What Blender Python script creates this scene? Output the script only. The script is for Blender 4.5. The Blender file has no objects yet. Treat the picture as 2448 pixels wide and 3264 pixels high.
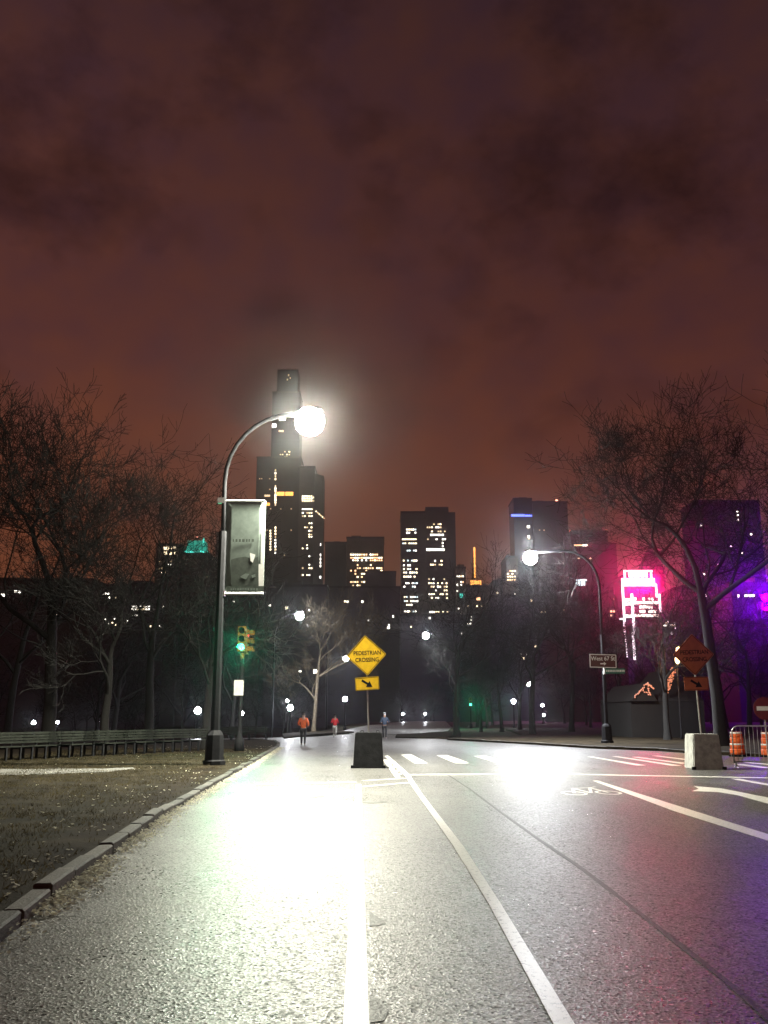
import bpy, bmesh, math, random
import numpy as np
from mathutils import Vector, Matrix, Quaternion, noise as mnoise
R = math.radians
sc = bpy.context.scene
C = sc.collection
random.seed(7); rng = np.random.default_rng(7)

# ---------------------------------------------------------------- camera
PITCH = R(12.4); CAMZ = 1.6; F = 2950.0; CX, CY = 1224.0, 1632.0
cam = bpy.data.cameras.new('camera'); cam_o = bpy.data.objects.new('camera', cam); C.objects.link(cam_o)
cam.sensor_fit = 'VERTICAL'; cam.sensor_height = 24; cam.lens = 24*F/3264
cam.clip_start = 0.1; cam.clip_end = 6000
cam_o.location = (0, 0, CAMZ); cam_o.rotation_euler = (R(90)+PITCH, 0, 0)
sc.camera = cam_o

# ---------------------------------------------------------------- sky: low city cloud lit from below
w = bpy.data.worlds.new('World'); sc.world = w; w.use_nodes = True
nt = w.node_tree; nt.nodes.clear(); N = nt.nodes.new; L = nt.links.new
out = N('ShaderNodeOutputWorld'); tc = N('ShaderNodeTexCoord')
sky = N('ShaderNodeTexSky'); sky.sky_type = 'NISHITA'; sky.sun_disc = False
sky.sun_elevation = R(-4); sky.sun_rotation = R(180)
sep = N('ShaderNodeSeparateXYZ'); L(tc.outputs['Generated'], sep.inputs[0])
ramp = N('ShaderNodeValToRGB'); L(sep.outputs['Z'], ramp.inputs[0])
e = ramp.color_ramp.elements
e[0].position = 0.0;  e[0].color = (.250, .076, .026, 1)
e[1].position = 0.75; e[1].color = (.034, .016, .018, 1)
q = e.new(.18); q.color = (.155, .050, .024, 1)
q = e.new(.38); q.color = (.082, .028, .023, 1)
mp = N('ShaderNodeMapping'); mp.inputs['Scale'].default_value = (1, 1, 1.35); L(tc.outputs['Generated'], mp.inputs[0])
n1 = N('ShaderNodeTexNoise'); n1.inputs['Scale'].default_value = 4.2; n1.inputs['Detail'].default_value = 10
n1.inputs['Roughness'].default_value = .6; L(mp.outputs[0], n1.inputs[0])
mr = N('ShaderNodeMapRange'); mr.inputs[1].default_value = .30; mr.inputs[2].default_value = .50
mr.inputs[3].default_value = .30; mr.inputs[4].default_value = 1.0; L(n1.outputs[0], mr.inputs[0])
n2 = N('ShaderNodeTexNoise'); n2.inputs['Scale'].default_value = 16; n2.inputs['Detail'].default_value = 3
L(mp.outputs[0], n2.inputs[0])
tint = N('ShaderNodeValToRGB'); te = tint.color_ramp.elements
te[0].position = .3; te[0].color = (.82, .86, 1.12, 1); te[1].position = .7; te[1].color = (1.15, 1.05, .88, 1)
L(n2.outputs[0], tint.inputs[0])
m1 = N('ShaderNodeMix'); m1.data_type = 'RGBA'; m1.blend_type = 'MULTIPLY'; m1.inputs[0].default_value = 1
L(ramp.outputs[0], m1.inputs[6]); L(tint.outputs[0], m1.inputs[7])
vm = N('ShaderNodeVectorMath'); vm.operation = 'SCALE'; gl = N('ShaderNodeMapRange'); gl.inputs[1].default_value = .15; gl.inputs[2].default_value = -.5; gl.inputs[3].default_value = .92; gl.inputs[4].default_value = 1.25
L(sep.outputs['X'], gl.inputs[0]); vg_ = N('ShaderNodeVectorMath'); vg_.operation = 'SCALE'; L(m1.outputs[2], vg_.inputs[0]); L(gl.outputs[0], vg_.inputs[3]); L(vg_.outputs[0], vm.inputs[0]); L(mr.outputs[0], vm.inputs[3])
b1 = N('ShaderNodeBackground'); L(vm.outputs[0], b1.inputs[0]); b1.inputs[1].default_value = 1.0
b2 = N('ShaderNodeBackground'); L(sky.outputs[0], b2.inputs[0]); b2.inputs[1].default_value = .01
ad = N('ShaderNodeAddShader'); L(b1.outputs[0], ad.inputs[0]); L(b2.outputs[0], ad.inputs[1]); L(ad.outputs[0], out.inputs[0])

# ---------------------------------------------------------------- exposure, render
vs = sc.view_settings; vs.view_transform = 'Standard'; vs.look = 'None'; vs.gamma = 1; vs.exposure = 0
cy = sc.cycles
cy.use_denoising = True; cy.denoiser = 'OPENIMAGEDENOISE'
cy.max_bounces = 4; cy.diffuse_bounces = 2; cy.glossy_bounces = 2; cy.volume_bounces = 0; cy.transmission_bounces = 2
cy.use_adaptive_sampling = False
cy.sample_clamp_indirect = 3
LAMP_W = 5600.0          # one road lamp
HAZE = .00028; HAZE_G = .955

# ---------------------------------------------------------------- helpers
def ray(px, py):
    dx = (px-CX)/F; dy = -(py-CY)/F
    return Vector((dx, math.cos(PITCH)-dy*math.sin(PITCH), math.sin(PITCH)+dy*math.cos(PITCH)))
def P(px, py, d):
    r = ray(px, py); t = d/r.y
    return Vector((0, 0, CAMZ)) + r*t
def G(px, py, z=0.0):
    r = ray(px, py); t = (z-CAMZ)/r.z
    return Vector((r.x*t, r.y*t, z))
def sm(t):
    t = min(1, max(0, t)); return t*t*(3-2*t)
def terrain(x, y):
    return -.04 - 3.2*sm((-x-5)/15)*sm((y-56)/40) - 1.6*sm((y-230)/60)

class MB:
    def __init__(s): s.v = []; s.f = []
    def add(s, vs, fs):
        o = len(s.v); s.v += [tuple(p) for p in vs]; s.f += [tuple(i+o for i in f) for f in fs]; return s
    def box(s, a, b):
        x0, y0, z0 = a; x1, y1, z1 = b
        return s.add([(x0,y0,z0),(x1,y0,z0),(x1,y1,z0),(x0,y1,z0),(x0,y0,z1),(x1,y0,z1),(x1,y1,z1),(x0,y1,z1)],
                     [(3,2,1,0),(4,5,6,7),(0,1,5,4),(1,2,6,5),(2,3,7,6),(3,0,4,7)])
    def frustum(s, c, a0, b0, a1, b1, z0, z1):
        x, y = c
        v = [(x-a0,y-b0,z0),(x+a0,y-b0,z0),(x+a0,y+b0,z0),(x-a0,y+b0,z0),(x-a1,y-b1,z1),(x+a1,y-b1,z1),(x+a1,y+b1,z1),(x-a1,y+b1,z1)]
        return s.add(v, [(3,2,1,0),(4,5,6,7),(0,1,5,4),(1,2,6,5),(2,3,7,6),(3,0,4,7)])
    def tube(s, pts, rad, n=8, cap=True):
        pts = [Vector(p) for p in pts]
        if not hasattr(rad, '__len__'): rad = [rad]*len(pts)
        vs = []; fs = []; prev = None
        for i, p in enumerate(pts):
            a = pts[max(0, i-1)]; b = pts[min(len(pts)-1, i+1)]
            t = (b-a); t = t.normalized() if t.length > 1e-9 else Vector((0,0,1))
            if prev is None:
                u = t.orthogonal().normalized()
            else:
                u = prev - t*prev.dot(t); u = u.normalized() if u.length > 1e-6 else t.orthogonal().normalized()
            prev = u; v = t.cross(u)
            for k in range(n):
                an = 2*math.pi*k/n; vs.append(p + (u*math.cos(an)+v*math.sin(an))*rad[i])
        for i in range(len(pts)-1):
            for k in range(n):
                k2 = (k+1) % n; fs.append((i*n+k, i*n+k2, (i+1)*n+k2, (i+1)*n+k))
        if cap and n > 2:
            fs.append(tuple(range(n))[::-1]); fs.append(tuple((len(pts)-1)*n+k for k in range(n)))
        return s.add(vs, fs)
    def lathe(s, prof, c=(0,0,0), n=16):
        vs = []; fs = []; m = len(prof)
        for (r, z) in prof:
            for k in range(n):
                a = 2*math.pi*k/n; vs.append((c[0]+r*math.cos(a), c[1]+r*math.sin(a), c[2]+z))
        for i in range(m-1):
            for k in range(n):
                k2 = (k+1) % n; fs.append((i*n+k, i*n+k2, (i+1)*n+k2, (i+1)*n+k))
        fs.append(tuple(range(n))[::-1]); fs.append(tuple((m-1)*n+k for k in range(n)))
        return s.add(vs, fs)
    def poly(s, pts, z0, z1):
        n = len(pts); ar = sum(pts[i][0]*pts[(i+1)%n][1]-pts[(i+1)%n][0]*pts[i][1] for i in range(n))
        if ar < 0: pts = pts[::-1]
        vs = [(p[0], p[1], z1) for p in pts]+[(p[0], p[1], z0) for p in pts]
        fs = [tuple(range(n)), tuple(range(2*n-1, n-1, -1))]
        for i in range(n):
            j = (i+1) % n; fs.append((i, n+i, n+j, j))
        return s.add(vs, fs)
    def mesh(s, name):
        m = bpy.data.meshes.new(name); m.from_pydata(s.v, [], s.f); m.update(); return m
    def build(s, name, mat, parent=None, smooth=False, world=False):
        m = s.mesh(name); o = bpy.data.objects.new(name, m); C.objects.link(o)
        if mat: m.materials.append(mat)
        if smooth:
            for p in m.polygons: p.use_smooth = True
        if parent: 
            o.parent = parent
            if world: o.matrix_parent_inverse = Matrix.Translation(parent.location).inverted()
        return o
def thing(name, label, cat, loc=(0,0,0), rz=0, group=None):
    o = bpy.data.objects.new(name, None); C.objects.link(o); o.location = loc; o.rotation_euler = (0,0,rz)
    o.empty_display_size = .2
    return tag(o, label, cat, group)
def tag(o, label, cat, group=None, kind=None):
    if label: o['label'] = label
    if cat: o['category'] = cat
    if group: o['group'] = group
    if kind: o['kind'] = kind
    return o
def struct(o, label=None, cat=None):
    o['kind'] = 'structure'
    if label: o['label'] = label
    if cat: o['category'] = cat
    return o
def light(name, parent, loc, power, col, radius=.12, spot=None, rot=None):
    l = bpy.data.lights.new(name, 'SPOT' if spot else 'POINT'); l.energy = power; l.color = col; l.shadow_soft_size = radius
    if spot: l.spot_size = spot; l.spot_blend = .8
    o = bpy.data.objects.new(name, l); C.objects.link(o); o.parent = parent; o.location = loc
    if rot: o.rotation_euler = rot
    return o

# ---------------------------------------------------------------- materials
MATS = {}
def mat(name, col, rough=.6, metal=0, emis=None, es=0, var=.25, scale=6, bump=0, bscale=60, spec=.5, coord='Object'):
    m = bpy.data.materials.new(name); m.use_nodes = True; t = m.node_tree; p = t.nodes['Principled BSDF']
    p.inputs['Roughness'].default_value = rough; p.inputs['Metallic'].default_value = metal
    p.inputs['Specular IOR Level'].default_value = spec
    tcn = t.nodes.new('ShaderNodeTexCoord'); nz = t.nodes.new('ShaderNodeTexNoise')
    nz.inputs['Scale'].default_value = scale; nz.inputs['Detail'].default_value = 6; nz.inputs['Roughness'].default_value = .6
    t.links.new(tcn.outputs[coord], nz.inputs[0])
    cr = t.nodes.new('ShaderNodeValToRGB'); a, b = cr.color_ramp.elements
    a.position = .3; b.position = .7
    a.color = tuple(c*(1-var) for c in col)+(1,); b.color = tuple(min(1, c*(1+var)) for c in col)+(1,)
    t.links.new(nz.outputs[0], cr.inputs[0]); t.links.new(cr.outputs[0], p.inputs['Base Color'])
    if bump:
        nb = t.nodes.new('ShaderNodeTexNoise'); nb.inputs['Scale'].default_value = bscale; nb.inputs['Detail'].default_value = 4
        t.links.new(tcn.outputs[coord], nb.inputs[0]); bp = t.nodes.new('ShaderNodeBump')
        bp.inputs['Strength'].default_value = bump; bp.inputs['Distance'].default_value = .02
        t.links.new(nb.outputs[0], bp.inputs['Height']); t.links.new(bp.outputs[0], p.inputs['Normal'])
    if emis:
        p.inputs['Emission Color'].default_value = tuple(emis)+(1,); p.inputs['Emission Strength'].default_value = es
        m.cycles.emission_sampling = 'NONE'
    MATS[name] = m
    return m
def thin(name):
    # light shines through blades and leaves
    m = MATS[name]; t = m.node_tree; p = t.nodes['Principled BSDF']; tr = t.nodes.new('ShaderNodeBsdfTranslucent'); mx = t.nodes.new('ShaderNodeMixShader'); mx.inputs[0].default_value = .5
    src = p.inputs['Base Color'].links[0].from_socket; t.links.new(src, tr.inputs[0]); t.links.new(p.outputs[0], mx.inputs[1]); t.links.new(tr.outputs[0], mx.inputs[2])
    t.links.new(mx.outputs[0], t.nodes['Material Output'].inputs[0])
def asphalt():
    m = bpy.data.materials.new('asphalt'); m.use_nodes = True; t = m.node_tree; p = t.nodes['Principled BSDF']
    p.inputs['Specular IOR Level'].default_value = 1.0
    n = t.nodes.new; l = t.links.new
    tcn = n('ShaderNodeTexCoord'); vo = n('ShaderNodeTexVoronoi'); vo.inputs['Scale'].default_value = 52
    l(tcn.outputs['Object'], vo.inputs[0])
    big = n('ShaderNodeTexNoise'); big.inputs['Scale'].default_value = .45; big.inputs['Detail'].default_value = 5; l(tcn.outputs['Object'], big.inputs[0])
    fine = n('ShaderNodeTexNoise'); fine.inputs['Scale'].default_value = 130; fine.inputs['Detail'].default_value = 3; l(tcn.outputs['Object'], fine.inputs[0])
    ds = n('ShaderNodeTexNoise'); ds.inputs['Scale'].default_value = 1.1; ds.inputs['Detail'].default_value = 4; l(tcn.outputs['Object'], ds.inputs[0])
    dm = n('ShaderNodeVectorMath'); dm.operation = 'MULTIPLY_ADD'; l(ds.outputs['Color'], dm.inputs[0]); dm.inputs[1].default_value = (1.2, 1.2, 0); l(tcn.outputs['Object'], dm.inputs[2])
    ck = n('ShaderNodeTexVoronoi'); ck.feature = 'DISTANCE_TO_EDGE'; ck.inputs['Scale'].default_value = .28; l(dm.outputs[0], ck.inputs[0])
    ckr = n('ShaderNodeMapRange'); ckr.inputs[1].default_value = .0015; ckr.inputs[2].default_value = .005; ckr.inputs[3].default_value = .3; ckr.inputs[4].default_value = 1; l(ck.outputs['Distance'], ckr.inputs[0])
    cr = n('ShaderNodeValToRGB'); a, b = cr.color_ramp.elements; a.position = .1; b.position = .9
    a.color = (.010, .010, .011, 1); b.color = (.19, .185, .175, 1); sc0 = n('ShaderNodeSeparateColor'); l(vo.outputs['Color'], sc0.inputs[0]); l(sc0.outputs[0], cr.inputs[0])
    mx = n('ShaderNodeMix'); mx.data_type = 'RGBA'; mx.blend_type = 'MULTIPLY'; mx.inputs[0].default_value = 1
    cr2 = n('ShaderNodeValToRGB'); cr2.color_ramp.elements[0].position = .3; cr2.color_ramp.elements[0].color = (.6, .6, .6, 1)
    cr2.color_ramp.elements[1].position = .7; cr2.color_ramp.elements[1].color = (1.15, 1.15, 1.15, 1)
    l(big.outputs[0], cr2.inputs[0]); l(cr.outputs[0], mx.inputs[6]); l(cr2.outputs[0], mx.inputs[7]); ckm = n('ShaderNodeVectorMath'); ckm.operation = 'SCALE'; l(mx.outputs[2], ckm.inputs[0]); l(ckr.outputs[0], ckm.inputs[3]); l(ckm.outputs[0], p.inputs['Base Color'])
    rr = n('ShaderNodeMapRange'); rr.inputs[1].default_value = .3; rr.inputs[2].default_value = .7; rr.inputs[3].default_value = .22; rr.inputs[4].default_value = .34
    mpw = n('ShaderNodeMapping'); mpw.inputs['Scale'].default_value = (.9, .07, 1); l(tcn.outputs['Object'], mpw.inputs[0])
    wear = n('ShaderNodeTexNoise'); wear.inputs['Scale'].default_value = 1.6; wear.inputs['Detail'].default_value = 6; wear.inputs['Roughness'].default_value = .65; l(mpw.outputs[0], wear.inputs[0])
    av = n('ShaderNodeMath'); av.operation = 'ADD'; l(big.outputs[0], av.inputs[0]); l(wear.outputs[0], av.inputs[1])
    hf = n('ShaderNodeMath'); hf.operation = 'MULTIPLY'; hf.inputs[1].default_value = .5; l(av.outputs[0], hf.inputs[0]); l(hf.outputs[0], rr.inputs[0])
    gr = n('ShaderNodeMath'); gr.operation = 'MULTIPLY_ADD'; sepc = n('ShaderNodeSeparateColor'); l(vo.outputs['Color'], sepc.inputs[0])
    l(sepc.outputs[1], gr.inputs[0]); gr.inputs[1].default_value = .26; l(rr.outputs[0], gr.inputs[2]); l(gr.outputs[0], p.inputs['Roughness'])
    pit = n('ShaderNodeMapRange'); pit.inputs[1].default_value = .10; pit.inputs[2].default_value = .55; pit.inputs[3].default_value = .05; pit.inputs[4].default_value = 1.15; l(sc0.outputs[2], pit.inputs[0]); l(pit.outputs[0], p.inputs['Specular IOR Level'])
    bp = n('ShaderNodeBump'); bp.inputs['Strength'].default_value = .75; bp.inputs['Distance'].default_value = .004
    l(vo.outputs['Distance'], bp.inputs['Height'])
    bp2 = n('ShaderNodeBump'); bp2.inputs['Strength'].default_value = .4; bp2.inputs['Distance'].default_value = .005
    l(fine.outputs[0], bp2.inputs['Height']); l(bp.outputs[0], bp2.inputs['Normal']); l(bp2.outputs[0], p.inputs['Normal'])
    return m
def paint_mat():
    m = bpy.data.materials.new('road_paint'); m.use_nodes = True; t = m.node_tree; p = t.nodes['Principled BSDF']
    n = t.nodes.new; l = t.links.new; tcn = n('ShaderNodeTexCoord')
    nz = n('ShaderNodeTexNoise'); nz.inputs['Scale'].default_value = 22; nz.inputs['Detail'].default_value = 8; nz.inputs['Roughness'].default_value = .75
    l(tcn.outputs['Object'], nz.inputs[0]); cr = n('ShaderNodeValToRGB'); a, b = cr.color_ramp.elements
    a.position = .34; a.color = (.14, .14, .135, 1); b.position = .46; b.color = (.80, .79, .74, 1)
    l(nz.outputs[0], cr.inputs[0]); l(cr.outputs[0], p.inputs['Base Color']); p.inputs['Roughness'].default_value = .36; p.inputs['Specular IOR Level'].default_value = 1.0
    bp = n('ShaderNodeBump'); bp.inputs['Strength'].default_value = .3; bp.inputs['Distance'].default_value = .003
    l(nz.outputs[0], bp.inputs['Height']); l(bp.outputs[0], p.inputs['Normal'])
    return m
ASPH = asphalt(); PAINT = paint_mat()
GRASSG = mat('lawn_ground', (.022, .017, .010), .95, var=.75, scale=1.3, bump=.8, bscale=25, spec=.1)
GRASSB = mat('grass_blade', (.060, .048, .024), .8, var=.8, scale=2.5, spec=.2)
EARTH = mat('park_ground', (.030, .032, .016), .95, var=.4, scale=.2, bump=.4, bscale=3, spec=.1)
GRANITE = mat('granite', (.055, .05, .042), .75, var=.4, scale=9, bump=.6, bscale=40)
CONC = mat('concrete', (.34, .34, .33), .85, var=.35, scale=5, bump=.5, bscale=30)
PAVING = mat('paving', (.12, .115, .105), .85, var=.3, scale=2, bump=.3, bscale=20)
IRON = mat('black_iron', (.016, .016, .018), .7, 0, var=.3, scale=8, bump=.2, spec=.08)
POLE = mat('grey_pole', (.12, .12, .125), .45, .5, var=.25, scale=7)
GALV = mat('galvanised', (.5, .5, .5), .35, .8, var=.2, scale=12)
YELLOW = mat('sign_yellow', (.66, .40, .010), .7, var=.15, scale=5, bump=.1, bscale=200, spec=.15)
ORANGE = mat('sign_orange', (.46, .13, .05), .5, var=.15, scale=5)
BLACK = mat('black_print', (.010, .010, .010), .9, var=.2, spec=.03)
WHITE = mat('white_print', (.75, .75, .72), .5, var=.1)
BROWN = mat('sign_brown', (.07, .020, .014), .5, var=.2)
GREEN = mat('sign_green', (.01, .12, .075), .5, var=.2)
REDS = mat('sign_red', (.12, .014, .018), .5, var=.2)
BARK = mat('bark', (.010, .009, .008), .9, var=.45, scale=7, bump=.8, bscale=18)
TWIG = mat('twig', (.011, .010, .009), .85, var=.35, scale=2)
WALLD = mat('dark_facade', (.055, .055, .065), .6, var=.3, scale=.08)
WALLK = mat('unlit_facade', (.010, .010, .012), .8, var=.3, scale=.1)  # base colour held near black so coloured glow hardly shows on it
WALLS = mat('stone_facade', (.10, .085, .075), .75, var=.3, scale=.1)
GLASSD = mat('glass_facade', (.035, .045, .065), .25, .2, var=.3, scale=.08)
DKWOOD = mat('dark_timber', (.006, .005, .0045), .9, var=.3, scale=2)
BLOCKD = mat('shaded_concrete', (.024, .024, .026), .9, var=.35, scale=5, bump=.5, bscale=30, spec=.05)  # shade of the unlit front put into a darker concrete colour
ROOFM = mat('roof_tar', (.04, .04, .045), .9, var=.3, scale=.2)
BANNERM = mat('banner_cloth', (.14, .17, .15), .85, var=.18, scale=5, spec=.1)
BANDK = mat('banner_dark', (.035, .045, .035), .8, var=.5, scale=6)
WOOD = mat('bench_slat_paint', (.02, .022, .018), .8, var=.35, scale=8, spec=.1)
TAR = mat('tar', (.02, .02, .02), .5, var=.3, scale=5, bump=.4, bscale=30)
LEAF = mat('dry_leaf', (.66, .62, .50), .8, var=.55, scale=4)
SIGY = mat('signal_yellow', (.22, .13, .012), .45, var=.25, scale=6)
thin('grass_blade'); thin('dry_leaf')
def per_piece(name, lo, hi):
    # each stone has its own shade
    t = MATS[name].node_tree; p = t.nodes['Principled BSDF']; src = p.inputs['Base Color'].links[0].from_socket
    oi = t.nodes.new('ShaderNodeObjectInfo'); k = t.nodes.new('ShaderNodeMapRange'); k.inputs[3].default_value = lo; k.inputs[4].default_value = hi
    v = t.nodes.new('ShaderNodeVectorMath'); v.operation = 'SCALE'; t.links.new(oi.outputs['Random'], k.inputs[0]); t.links.new(src, v.inputs[0]); t.links.new(k.outputs[0], v.inputs[3]); t.links.new(v.outputs[0], p.inputs['Base Color'])
per_piece('granite', .5, 1.6)
def em(name, col, s): return mat(name, (.3, .3, .3), .4, emis=col, es=s, var=.05)
W_WARM = em('window_warm', (1, .80, .50), 4.5); W_WHITE = em('window_white', (1, .93, .80), 5)
W_DIM = em('window_dim', (1, .72, .42), 1.5); W_RED = em('window_amber', (1, .55, .28), 3); W_COOL = em('window_cool', (.8, .95, 1), 2.2)
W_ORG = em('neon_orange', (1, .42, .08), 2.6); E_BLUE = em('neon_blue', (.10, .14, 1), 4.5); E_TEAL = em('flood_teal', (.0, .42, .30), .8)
E_TEALB = em('flood_teal_bright', (.1, 1, .8), 1.6); E_PINK = em('neon_pink', (1, .55, .75), 6); E_LINE = em('led_white', (1, .86, .92), 4)
E_GREEN = em('signal_green_glow', (.10, 1, .62), 9); E_REDS = em('signal_red_glow', (1, .06, .04), 3)
E_AMB = em('amber_lamp', (1, .72, .35), 8); E_ROOF = em('gable_bulbs', (1, .25, .08), .8); E_VIO = em('neon_violet', (.62, .08, 1), 2.5)
E_BEAC = em('beacon_red', (1, .35, .25), 6)
LAMPM = {}
def lamp_mat(col, power, rad):
    # the glowing globe is the light source itself: radiance that gives off this many watts
    key = (col, round(power), rad)
    if key not in LAMPM:
        m = mat('lamp_globe_glow', (.8, .8, .8), .4, emis=col, es=power/(4*math.pi**2*rad*rad), var=.02); m.cycles.emission_sampling = 'FRONT'; LAMPM[key] = m
    return LAMPM[key]
def globe(parent, c, rad, col, power, name='globe'):
    me = bpy.data.meshes.new(name); bm = bmesh.new(); bmesh.ops.create_icosphere(bm, subdivisions=2, radius=rad); bm.to_mesh(me); bm.free()
    me.materials.append(lamp_mat(col, power, rad))
    for p in me.polygons: p.use_smooth = True
    o = bpy.data.objects.new(name, me); C.objects.link(o); o.parent = parent; o.location = c; return o
COLD = (.94, .97, 1.0); WARMW = (1, .98, .80)

# ================================================================= GROUND
def grid_ground():
    xs = np.unique(np.concatenate([np.linspace(-2400, -120, 12), np.linspace(-120, 60, 46), np.linspace(60, 2400, 12)]))
    ys = np.unique(np.concatenate([np.linspace(-400, 40, 6), np.linspace(40, 320, 57), np.linspace(320, 3600, 14)]))
    mb = MB(); nx = len(xs)
    mb.v = [(x, y, terrain(x, y)) for y in ys for x in xs]
    mb.f = [(j*nx+i, j*nx+i+1, (j+1)*nx+i+1, (j+1)*nx+i) for j in range(len(ys)-1) for i in range(nx-1)]
    o = mb.build('ground', EARTH, smooth=True); struct(o); return o
grid_ground()

# left kerb line (road side), from behind the camera to the corner of the side path
kpx = [(70, 2950), (300, 2768), (520, 2608), (700, 2500), (800, 2442), (862, 2402)]
K = [G(*p) for p in kpx]
d0 = (K[0]-K[1]).normalized(); K = [K[0]+d0*22] + K
corner = [G(890, 2384), G(893, 2375), G(878, 2366), G(840, 2362), G(760, 2361)]
KL = K + corner
# road
road_pts = [(p.x, p.y) for p in KL] + [(-14, 66)] + [G(*p).to_2d()[:] for p in ((990, 2349), (1130, 2340), (1180, 2334), (1240, 2341))] + \
           [G(*p).to_2d()[:] for p in ((1420, 2357), (1700, 2372), (1880, 2384), (2100, 2392), (2230, 2402), (2560, 2416))] + [(40, 30), (40, -18), (K[0].x, -18)]
o = MB().poly(road_pts, -.02, 0).build('road', ASPH); struct(o, 'worn glossy asphalt road lit by the street lamps', 'road')
far_pts = [G(*p).to_2d()[:] for p in ((1130, 2340), (1180, 2334), (1260, 2341), (1340, 2338), (1426, 2331), (1440, 2318), (1420, 2299), (1330, 2298), (1250, 2303), (1170, 2312), (1120, 2322), (1085, 2332))]
o = MB().poly(far_pts, -.02, .004).build('far_road', ASPH); struct(o)
far2 = [G(*p).to_2d()[:] for p in ((1490, 2318), (1560, 2311), (1640, 2307), (1740, 2304), (1740, 2298), (1600, 2298), (1500, 2303))]
o = MB().poly(far2, -.02, .004).build('park_path', PAVING); struct(o)

# lawn left of the kerb
KW = .17
def offs(line, d):
    r = []
    for i, p in enumerate(line):
        a = line[max(0, i-1)]; b = line[min(len(line)-1, i+1)]; t = (b-a).normalized(); r.append(p+Vector((-t.y, t.x, 0))*d)
    return r
KB = offs(KL, KW+.012)
lawn_pts = [(p.x, p.y) for p in KB] + [(-14, 58), (-60, 58), (-60, -18)]
o = MB().poly(lawn_pts, -.3, .10).build('lawn', GRASSG); struct(o)
# pavement path strip through the lawn
pv = [G(*p, .1) for p in ((-400, 2450), (120, 2452), (330, 2451), (420, 2446), (430, 2450), (330, 2462), (120, 2470), (-400, 2476))]
o = MB().poly([(p.x, p.y) for p in pv], .02, .112).build('pavement', PAVING); struct(o)
# verge beyond the road
vg = [G(*p).to_2d()[:] for p in ((1425, 2359), (1700, 2374), (1880, 2386), (2100, 2394), (2230, 2404), (2560, 2418))]
vb = [(60, 31), (60, 120), (15, 120), (11, 75)]
o = MB().poly(vg + vb, -.3, .11).build('verge', GRASSG); struct(o)
isl = [G(*p).to_2d()[:] for p in ((1265, 2343), (1340, 2340), (1428, 2333), (1470, 2340), (1420, 2355), (1330, 2354), (1260, 2352))]
o = MB().poly(isl, -.2, .09).build('grass_island', GRASSG); struct(o)
vl = [G(*p).to_2d()[:] for p in ((905, 2355), (1000, 2344), (1128, 2336), (1082, 2330), (1000, 2334), (900, 2342))]
o = MB().poly(vl, -.3, .10).build('grass_verge', GRASSG); struct(o)

# kerb of granite stones
def kerb(name, line, label, inward=1):
    root = bpy.data.objects.new(name, None); C.objects.link(root); struct(root, label, 'kerb')
    base = MB().box((-.5, 0, -.12), (.5, KW, .145))
    bm = bmesh.new(); me = base.mesh('kerb_stone'); bm.from_mesh(me); bmesh.ops.bevel(bm, geom=bm.edges[:], offset=.018, segments=1, affect='EDGES'); bm.to_mesh(me); bm.free()
    me.materials.append(GRANITE)
    for i in range(len(line)-1):
        a, b = line[i], line[i+1]; ln = (b-a).length; n = max(1, round(ln/1.0)); t = (b-a)/n
        for k in range(n):
            o = bpy.data.objects.new('kerb_stone', me); C.objects.link(o); o.parent = root
            o.location = a+t*(k+.5)+Vector((0, 0, random.uniform(-.028, .016)))
            o.scale = (t.length*.985, inward, random.uniform(.93, 1.04)); o.rotation_euler = (random.uniform(-.02, .02), 0, math.atan2(t.y, t.x)+random.uniform(-.016, .016))
    return root
kerb('kerb', KL, 'row of granite kerb stones along the lawn with leaf litter in the gutter')
kr = [G(*p) for p in ((1425, 2358.5), (1700, 2373.5), (1880, 2385.5), (2100, 2393.5), (2230, 2403.5), (2560, 2417.5))]
kerb('kerb', kr, 'row of granite kerb stones along the verge on the far side of the road', 1)

# paint and patches on the road
def mark(name, pts, z=.006, m=PAINT):
    o = MB().poly([G(*p).to_2d()[:] for p in pts], z-.004, z).build(name, m); struct(o); return o
def line(name, a, b, wa, wb, z=.006, m=PAINT):
    A = G(*a); B = G(*b); t = (B-A).normalized(); nn = Vector((-t.y, t.x, 0))
    pts = [A+nn*wa/2, B+nn*wb/2, B-nn*wb/2, A-nn*wa/2]
    o = MB().poly([(p.x, p.y) for p in pts], z-.004, z).build(name, m); struct(o); return o
mark('lane_line', [(1086, 3420), (1182, 3420), (1152, 2500), (1134, 2500)])
mark('lane_line', [(1846, 3420), (1924, 3420), (1594, 2880), (1478, 2700), (1345, 2530), (1305, 2470), (1236, 2408), (1226, 2411), (1290, 2472), (1328, 2530), (1446, 2700), (1556, 2880)], .010)
line('lane_line', (1228, 2422), (1268, 2478), .14, .14)
for i, t in enumerate((.25, .5, .72, .9)):
    line('ladder_bar', (1228+40*t+3, 2422+56*t), (1236+66*t-4, 2410+58*t), .1, .1, .014)
line('stop_line', (815, 2500), (1134, 2493), .30, .30)
line('stop_line', (1158, 2489), (1292, 2481), .20, .20)
line('stop_line', (1156, 2508), (1304, 2495), .22, .22)
line('stop_line', (1306, 2470), (1740, 2467), .34, .34)
line('stop_line', (1752, 2467), (2500, 2481), .34, .34)
line('stop_line', (2345, 2483), (2500, 2511), .2, .2)
for (a, b, c_, d_) in (((1278,2406),(1310,2404),(1362,2433),(1322,2433)), ((1392,2408),(1426,2407),(1496,2433),(1452,2433)), ((1510,2410),(1546,2409),(1640,2434),(1592,2434)), ((1640,2411),(1680,2411),(1800,2436),(1748,2436))):
    mark('crosswalk_bar', (a, b, c_, d_))
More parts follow.
